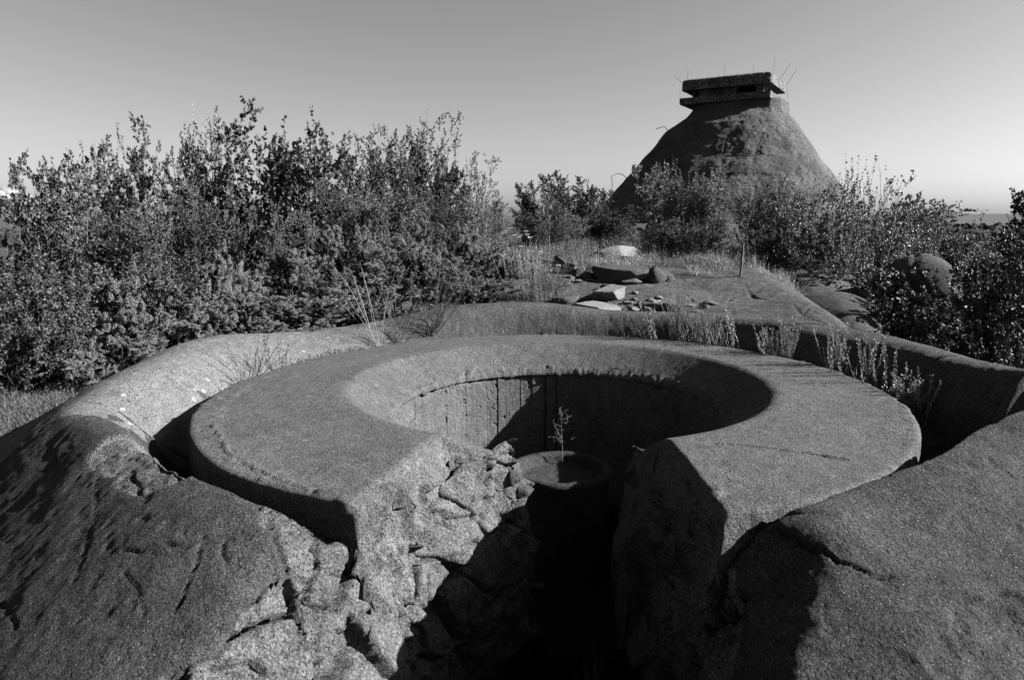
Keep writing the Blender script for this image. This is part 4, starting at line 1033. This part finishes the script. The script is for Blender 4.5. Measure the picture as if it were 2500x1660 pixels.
# ---- junipers
def juniper_mesh(seed, R0=.85, H=1.0, arms=15):
    rg = np.random.RandomState(seed); W = Wood(); P = []; D = []
    for k in range(arms):
        a = k*2.4+rg.uniform(-.3, .3); el = (.15+1.25*((k*.618) % 1))*rg.uniform(.8, 1.1); L = rg.uniform(.75, 1.08)
        tip = np.array([math.cos(a)*math.cos(el)*R0*L, math.sin(a)*math.cos(el)*R0*L, math.sin(el)*H*L+.08]); d0 = nrm(tip-np.array([0, 0, .02]))
        W.add(np.array([tip*t+np.array([0, 0, .08*math.sin(t*3.1)]) for t in np.linspace(0, 1, 6)]), .016, .004, 4)
        for pl in range(7):     # each arm carries a bunch of plumes, and between the bunches it is dark
            c0 = tip-d0*rg.uniform(0, .28)+rg.normal(size=3)*np.array([.085, .085, .05]); pd = nrm(d0*.7+np.array([0, 0, .35])+rg.normal(size=3)*.45); pl_ = rg.uniform(.10, .20)
            n = 520; t = rg.uniform(0, 1, n)**.8; rad = .040*(1-t)**.5+.008
            q = c0+pd*(pl_*t)[:, None]+nrm(rg.normal(size=(n, 3)))*(rad*rg.uniform(.3, 1, n))[:, None]-np.array([0, 0, .03])*(t*t)[:, None]
            P.append(q); D.append(pd*.8+nrm(rg.normal(size=(n, 3)))*.8)
    P = np.concatenate(P); D = np.concatenate(D); V, F = spikes(P, D, .020, .0045, rg)
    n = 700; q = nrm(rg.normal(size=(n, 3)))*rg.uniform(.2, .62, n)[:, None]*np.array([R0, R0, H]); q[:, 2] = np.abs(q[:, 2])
    V2, F2 = leafquads(q, rg.normal(size=(n, 3)), .11, .7, rg); W.V.append(V2); W.F.append(F2+W.n); W.n += len(V2)     # dark inner quads added to deepen the shade inside the bush
    return W.mesh('branches', M_JUDARK), npmesh('foliage', V, F, False, M_JU)
JU = [juniper_mesh(s) for s in (1, 2, 3)]
ORD = ['first', 'second', 'third', 'fourth', 'fifth', 'sixth', 'seventh', 'eighth', 'ninth', 'tenth', 'eleventh', 'twelfth']
rj = random.Random(4); nj = 0
for row, Yd, lst in (('back', 13.0, [(700, 535), (790, 520), (880, 522), (970, 515), (1060, 520), (1135, 535)]),
                     ('second', 12.2, [(560, 590), (650, 580), (745, 570), (840, 560), (930, 560), (1020, 565), (1100, 575)]),
                     ('third', 11.4, [(470, 620), (560, 640), (650, 630), (740, 625), (830, 610), (930, 615), (1030, 615), (1100, 625)]),
                     ('fourth', 10.5, [(290, 650), (380, 650), (470, 670), (560, 690), (650, 690), (740, 680), (830, 665), (910, 665)]),
                     ('front', 9.7, [(240, 720), (330, 720), (430, 730), (530, 745), (630, 745), (720, 740)]),
                     ('lowest', 9.0, [(180, 770), (280, 770), (370, 790)])):
    for i, (px, yt) in enumerate(lst):
        Y_ = Yd+rj.uniform(-.25, .25); p = dY(px+rj.uniform(-12, 12), yt+rj.uniform(-8, 8), Y_); g = t1(p[0], p[1]); h = max(p[2]-g, .5)
        # the bushes keep clear of the parapet
        e = inst(JU[nj % 3], 'juniper_bush', (p[0], p[1], g), (rj.uniform(.78, 1.0), h/1.05), rj.uniform(0, 6.28), ('branches', 'foliage')); nj += 1
        tag(e, f'dense dark juniper, {ORD[i]} from the left in the {row} row of the juniper thicket', 'juniper', 'junipers in a thicket behind the left parapet')
p = dY(215, 850, 8.6); g = t1(p[0], p[1]); e = inst(JU[0], 'juniper_bush', (p[0], p[1], g), (.45, .5), 2, ('branches', 'foliage')); tag(e, 'small arching juniper at the edge of the heather, lowest on the left', 'juniper', 'junipers in a thicket behind the left parapet')

# ---- heather and grass cover
def cover(name, pts, hmin, hmax, nbl, w, mat, seed, spread=.10, lean=.45):
    rg = np.random.RandomState(seed); P = np.repeat(pts, nbl, 0); n = len(P); P = P+rg.normal(size=(n, 3))*np.array([spread, spread, .01])
    D = nrm(rg.normal(size=(n, 3))*lean+np.array([0, 0, 1])); L = np.repeat(rg.uniform(hmin, hmax, len(pts)), nbl)
    n3 = 3; segs = []
    V, F = spikes(P, D, L, w, rg)
    # short side leaves make the stems bushy
    Q = P+D*(L*rg.uniform(.3, .95, n))[:, None]; V2, F2 = spikes(Q, D+nrm(rg.normal(size=(n, 3))), .035, w*1.2, rg)
    Q = P+D*(L*rg.uniform(.3, .95, n))[:, None]; V3, F3 = spikes(Q, D+nrm(rg.normal(size=(n, 3))), .035, w*1.2, rg)
    V = np.concatenate([V, V2, V3]); F = np.concatenate([F, F2+len(V2), F3+2*len(V2)])
    o = link(name, npmesh(name, V, F, False, mat)); tag(o, kind='stuff'); return o
rg = np.random.RandomState(77)
def scatter(n, x0, x1, y0, y1, cond):
    x = rg.uniform(x0, x1, n); y = rg.uniform(y0, y1, n); m = cond(x, y); x, y = x[m], y[m]
    z = T(x, y); return np.stack([x, y, z], 1)
def offpar(x, y):
    r = np.hypot(x-CX, y-CY); a = np.degrees(np.arctan2(y-CY, x-CX)); return (r > tab(a, 1)+.25) & (H(x, y) < T(x, y)+.02)
pts = scatter(7000, -9, -3.3, 4.3, 9.6, offpar); pts[:, 2] -= .03
tag(cover('heather', pts, .10, .26, 16, .0035, M_HEA, 5), 'low grey heather covering the ground left of the parapet', 'heather')
def clumpy(x, y): return fbm(np.stack([x*.9, y*.9, 0*x], 1), 3, 9) > -.25
pts = scatter(9000, -2.5, 8.0, 13.3, 24, lambda x, y: clumpy(x, y) & (x < 3.2+(y-13)*.9))
pts = pts[(pts[:, 1] > 14.1) | (pts[:, 0] > 2.4)]
tag(cover('dry_heath', pts, .12, .34, 14, .005, M_HEA, 6, .13), 'dry heath and grass behind the heap of stones', 'heath')
pts = scatter(1500, 1.2, 6.0, 12.9, 15.3, lambda x, y: fbm(np.stack([x*1.5, y*1.5, 0*x], 1), 3, 19) > .08); pts[:, 2] = [gz(a, b_) for a, b_ in pts[:, :2]]
tag(cover('grass', pts, .12, .36, 9, .004, M_DRY, 7, .07, .35), 'pale dry grass growing along the far edge of the bare rock', 'grass')
pts = scatter(1500, -3.6, -.6, 10.4, 14, lambda x, y: fbm(np.stack([x, y, 0*x], 1), 3, 29) > .0); pts[:, 2] = [gz(a, b_) for a, b_ in pts[:, :2]]
tag(cover('low_heath', pts, .08, .2, 12, .004, M_HEA, 8, .08), 'low heath in front of the right end of the junipers', 'heath')
pts = scatter(3500, 5.6, 9.5, 6.5, 13.5, lambda x, y: offpar(x, y)); 
tag(cover('undergrowth', pts, .15, .4, 12, .005, M_HEA, 9, .12), 'undergrowth on the slope right of the parapet', 'undergrowth')

# ---- single plants in the gutter round the slab and elsewhere
def herb(seed, h, n, spread, leafn=22, leafL=.02, mat=None, curl=.08, r=.0028, base=.03, top=.25, wid=.4, azc=None):
    rg = np.random.RandomState(seed); W = Wood(); P = []; D = []
    for k in range(n):
        a = rg.uniform(0, 6.283) if azc is None else azc+rg.normal()*.7
        s = spread*rg.uniform(.2, 1); d = nrm(np.array([math.cos(a)*s, math.sin(a)*s, 1.])); L = h*rg.uniform(.55, 1.05)
        c = curve([rg.normal()*base, rg.normal()*base, 0], d, L, 9, rg, .04, curl); W.add(c, r, r*.4, 3)
        if leafn:
            t = (top+(1-top)*rg.uniform(0, .999, leafn))*9*.999; i = t.astype(int); f = (t-i)[:, None]
            P.append(c[i]*(1-f)+c[i+1]*f); D.append(nrm(c[i+1]-c[i])*.9+nrm(rg.normal(size=(leafn, 3)))*.7)
    st = W.mesh('stems', mat or M_HERB)
    if not P: return (st,)
    V, F = leafquads(np.concatenate(P), np.concatenate(D), leafL, wid, rg); return st, npmesh('leaves', V, F, False, mat or M_HERB)
def gut(px, py, Yg=None):
    """a point in the gutter seen at this place in the photo"""
    x, y, z = hit(px*D2S, py*D2S); return (x, y, float(H(np.array([x]), np.array([y]))[0]))
def polar(deg, r):
    x, y = CX+r*math.cos(R(deg)), CY+r*math.sin(R(deg)); return (x, y, float(H(np.array([x]), np.array([y]))[0]))
def put(pair, name, loc, label, cat, rz=0, s=1, group=None, names=('stems', 'leaves')):
    s = s*(1.3 if group else 1); o = inst(pair, name, loc, (s, s), rz, names); tag(o, label, cat, group); return o
GG = 'plants growing in the gutter between slab and parapet'
put(herb(101, .62, 75, .30, 0, mat=M_DRY, curl=-.02), 'grass_tuft', polar(56, 3.2), 'tall dry grass tuft behind the slab on the right, largest of the grasses', 'grass tuft', group=GG)
put(herb(102, .55, 45, .40, 0, mat=M_DRY, curl=-.03), 'grass_tuft', polar(51, 3.22), 'dry grass tuft with bent blades right of the largest grass tuft', 'grass tuft', group=GG)
put(herb(112, .45, 26, .5, 0, mat=M_DRY, curl=-.03), 'grass_tuft', polar(46, 3.2), 'thin dry grass tuft in front of the dark inner side of the parapet', 'grass tuft', group=GG)
put(herb(103, .42, 10, .55, 20, .028, azc=3.3), 'herb', polar(61, 3.2), 'leaning herb left of the largest grass tuft', 'herb', group=GG)
put(herb(104, .48, 12, .55, 26, .026, azc=2.9), 'herb', polar(42, 3.2), 'sparse leaning herb between the grasses and the bushy herb', 'herb', group=GG)
put(herb(105, .40, 8, .7, 34, .022, azc=2.9), 'herb', polar(33, 3.2), 'small herb leaning left beside the first bushy herb', 'herb', group=GG)
put(herb(106, .50, 24, .45, 60, .018), 'bushy_herb', polar(28.5, 3.2), 'pale bushy herb with upright spikes, left one of two', 'herb', group=GG)
put(herb(107, .46, 30, .50, 60, .018), 'bushy_herb', polar(16, 3.22), 'pale bushy herb with upright spikes, right one of two', 'herb', group=GG)
put(herb(108, .55, 14, .55, 40, .020), 'herb', polar(8, 3.25), 'dark herb with long leaning stems right of the bushy herbs', 'herb', group=GG)
put(herb(109, .50, 10, .7, 30, .022), 'herb', polar(2, 3.25), 'dark tangled herb left of the last one at the right end of the gutter', 'herb', group=GG)
put(herb(110, .34, 40, .9, 30, .020), 'bushy_herb', polar(-4, 3.28), 'low leafy clump at the open end of the gutter on the right', 'herb', group=GG)
put(herb(111, .42, 12, .7, 24, .022), 'herb', polar(-6, 3.35), 'herb at the right end of the gutter against the parapet', 'herb', group=GG)
put(herb(113, .13, 12, 1.2, 0, mat=M_DRY), 'grass_tuft', polar(68, 3.12), 'very small dry grass tuft on the far rim of the slab', 'grass tuft', group=GG)
M_TW = leafmat('dry_twigs', .06, .4, .1, .7, .2)
put(herb(121, 1.0, 26, 1.0, 8, .018, mat=M_TW, curl=.03, r=.003, azc=.2), 'dry_shrub', polar(117, 3.2), 'fan of thin dry stems lying over the far left parapet', 'dry shrub', group=GG)
put(herb(122, .75, 22, 1.2, 12, .016, mat=M_TW, curl=.04, r=.0026), 'dry_shrub', polar(126, 3.2), 'tangle of dry stems on the gutter behind the slab on the left', 'dry shrub', group=GG)
put(herb(123, .95, 9, .9, 0, mat=M_DRY, curl=-.01, r=.0028, azc=2.4), 'dry_stalks', polar(131, 3.2), 'few long pale dead stalks rising before the junipers', 'dry stalks', group=GG)
put(herb(124, .60, 18, 1.6, 16, .016, mat=M_TW, curl=.02, r=.0026), 'dry_shrub', polar(168, 3.15), 'creeping dry plant over the left rim of the slab', 'dry shrub', group=GG)
put(herb(125, .34, 4, .3, 26, .020, mat=M_TW, r=.003), 'herb', polar(163, 3.2), 'single upright dark sprig against the pale left parapet', 'herb', group=GG)
put(herb(126, .26, 4, .5, 18, .018, mat=M_TW, r=.003), 'herb', polar(158, 3.2), 'small sprig right of the upright dark sprig', 'herb', group=GG)
rw = random.Random(12)
for i, dg in enumerate((64, 53, 48.5, 36, 31, 12, 5, -1)):
    w = ('herb', dict(leafn=24, leafL=.02)) if i % 3 else ('grass_tuft', dict(leafn=0, mat=M_DRY, curl=-.03))
    put(herb(160+i, rw.uniform(.14, .34), rw.randint(8, 26), rw.uniform(.5, 1.2), **w[1]), w[0], polar(dg+rw.uniform(-1, 1), 3.14+rw.uniform(0, .16)), f'low weed filling the right hand gutter between the larger plants, {ORD[i]} from the far end', 'weed', rz=rw.uniform(0, 6), s=rw.uniform(.8, 1.2), group=GG)
for i, dg in enumerate((136, 141, 146, 151, 155, 172)):
    put(herb(130+i, .07, 22, 1.5, 10, .014, mat=M_TW, base=.12), 'moss_clump', polar(dg, 3.17), f'low dark tuft in the gutter on the left, {ORD[i]} from the far end', 'herb', group=GG)
# grasses with white flower heads left of the stones
def umbel_plant(seed, h, n):
    st = herb(seed, h, n, .28, 26, .03, mat=M_HERB, curl=.02, wid=.25)
    return st
q = ground_at(1225, 690); put(herb(141, .95, 90, .35, 10, .035, mat=M_HERB, curl=.02, base=.14, wid=.22), 'tall_grass', q, 'tall pale grass clump left of the stones behind the parapet', 'grass clump')
q = ground_at(1265, 690); put(herb(142, .62, 90, .55, 16, .03, mat=M_HEA, curl=.02, base=.16), 'heather_clump', q, 'heather clump right of the tall pale grass', 'heather')
M_FL = plain('white_petals', .5, .6, .05); rgf = np.random.RandomState(3)
def flower(seed, base, top, nm, label):
    e = empty('flower', base); W = Wood(); d = np.array(top)-np.array(base); c = np.array([d*t+np.array([0, 0, 0]) for t in np.linspace(0, 1, 6)]); W.add(c, .003, .002, 3)
    P = []; rg = np.random.RandomState(seed)
    for k in range(26):
        a = rg.uniform(0, 6.28); r = .045*math.sqrt(rg.uniform(0, 1)); q = d+np.array([r*math.cos(a), r*math.sin(a), rg.normal()*.004]); P.append(q)
        if k % 4 == 0: W.add(np.array([d*.93, q]), .0015, .001, 3)
    link('stem', W.mesh('stem', M_HERB), e)
    P = np.array(P); P = np.repeat(P, 3, 0); V, F = leafquads(P, np.concatenate([rg.normal(size=(len(P), 2)), np.full((len(P), 1), .15)], 1), .015, .9, rg, up=3)
    link('blossom', npmesh('blossom', V, F, False, M_FL), e); tag(e, label, 'flower', 'white flower heads left of the stones')
for i, (px, py, lb) in enumerate(((1186, 542, 'white flower head, leftmost of the top group'), (1197, 546, 'white flower head, second of the top group'), (1213, 533, 'white flower head, highest of the top group'), (1216, 541, 'white flower head just under the highest one'), (1221, 547, 'white flower head at the right of the top group'), (1200, 568, 'white flower head on a short stem below the top group'), (1246, 580, 'single white flower head right of the tall grass'), (1162, 588, 'single white flower head left of the tall grass'), (1287, 612, 'small white flower head in front of the dark slab'))):
    Yf = 13.0; tp = dY(px, py, Yf); flower(200+i, (tp[0]+rgf.normal()*.04, Yf, gz(tp[0], Yf)), tp, 'flower', lb)
# seedling in the pit, grass in the corridor
def seedling():
    rg = np.random.RandomState(9); W = Wood(); P = []; D = []
    st = curve([0, 0, 0], [0, 0, 1], .62, 10, rg, .03); W.add(st, .004, .0015, 4)
    for k in range(16):
        i = rg.randint(4, 10); a = rg.uniform(0, 6.28); c = curve(st[i], [math.cos(a), math.sin(a), .3], rg.uniform(.08, .17), 4, rg, .1, .1); W.add(c, .0018, .001, 3)
        for j in range(5):
            cc = curve(c[rg.randint(1, 5)], nrm(rg.normal(size=3)), .04, 2, rg, .1, .1); W.add(cc, .001, .0008, 3); P.append(cc[-1]); D.append(rg.normal(size=3))
    V, F = leafquads(np.array(P), np.array(D), .014, .8, rg); return W.mesh('stems', M_TW), npmesh('leaves', V, F, False, M_TW)
p = dY(1297, 1045, 7.35); o = put(seedling(), 'seedling', (p[0], p[1], -1.05), 'thin branching seedling growing on the pedestal in the dark pit', 'seedling')
p = dY(1370, 1568, 4.9); put(herb(151, .35, 14, .35, 6, .02), 'grass_tuft', (p[0], p[1], FLOORZ), 'faint grass tuft in the dark corridor at the bottom', 'grass tuft')

# far woods along the shore
def farwood(seed, n, r0, r1, a0, a1):
    rg = np.random.RandomState(seed); V0, F0 = ICO[2]; Vs = []; Fs = []; k = 0
    for i in range(n):
        a = R(rg.uniform(a0, a1)); r = rg.uniform(r0, r1); x, y = r*math.sin(a), r*math.cos(a); z = t1(x, y); h = rg.uniform(2.0, 3.4); w = rg.uniform(1.6, 3.2)
        V = V0*(1+.35*fbm(V0*2.2+i, 2, i)[:, None])*np.array([w, w, h])+np.array([x, y, z+h*.5]); Vs.append(V); Fs.append(F0+k); k += len(V0)
    return npmesh('distant_woods', np.concatenate(Vs), np.concatenate(Fs), False, M_FW)
M_FW = rockmat('distant_foliage', .022, sc=.5)
o = link('distant_woods', farwood(4, 2600, 260, 620, -60, 60)); tag(o, 'far off woods along the shore seen below the sea horizon', 'woods', kind='stuff')
# low clouds on the horizon
M_CL = plain('cloud', .13, 1, .02); M_CL.node_tree.nodes['Principled BSDF'].inputs['Specular IOR Level'].default_value = 0
def cloud(px, py, w, h, seed, n):
    rg = np.random.RandomState(seed); V0, F0 = ICO[3]; Vs = []; Fs = []; k = 0; c = np.array(dY(px, py, 14000))
    for i in range(n):
        s = rg.uniform(.25, .6)*h; off = np.array([rg.normal()*w*.33, rg.normal()*h*.4, abs(rg.normal())*h*.3]); off[2] *= max(.2, 1-abs(off[0])/w)
        V = V0*(1+.25*fbm(V0*2.5+i, 3, i+seed)[:, None])*np.array([s*1.3, s, s*.75])+off; Vs.append(V); Fs.append(F0+k); k += len(V0)
    o = link('cloud', npmesh('cloud', np.concatenate(Vs), np.concatenate(Fs), True, M_CL), loc=tuple(c)); tag(o, kind='structure')
cloud(22, 462, 330, 330, 3, 26); cloud(60, 478, 420, 160, 5, 18); cloud(10, 490, 500, 120, 8, 16); cloud(2235, 486, 330, 60, 7, 22); cloud(2180, 492, 500, 22, 9, 16)
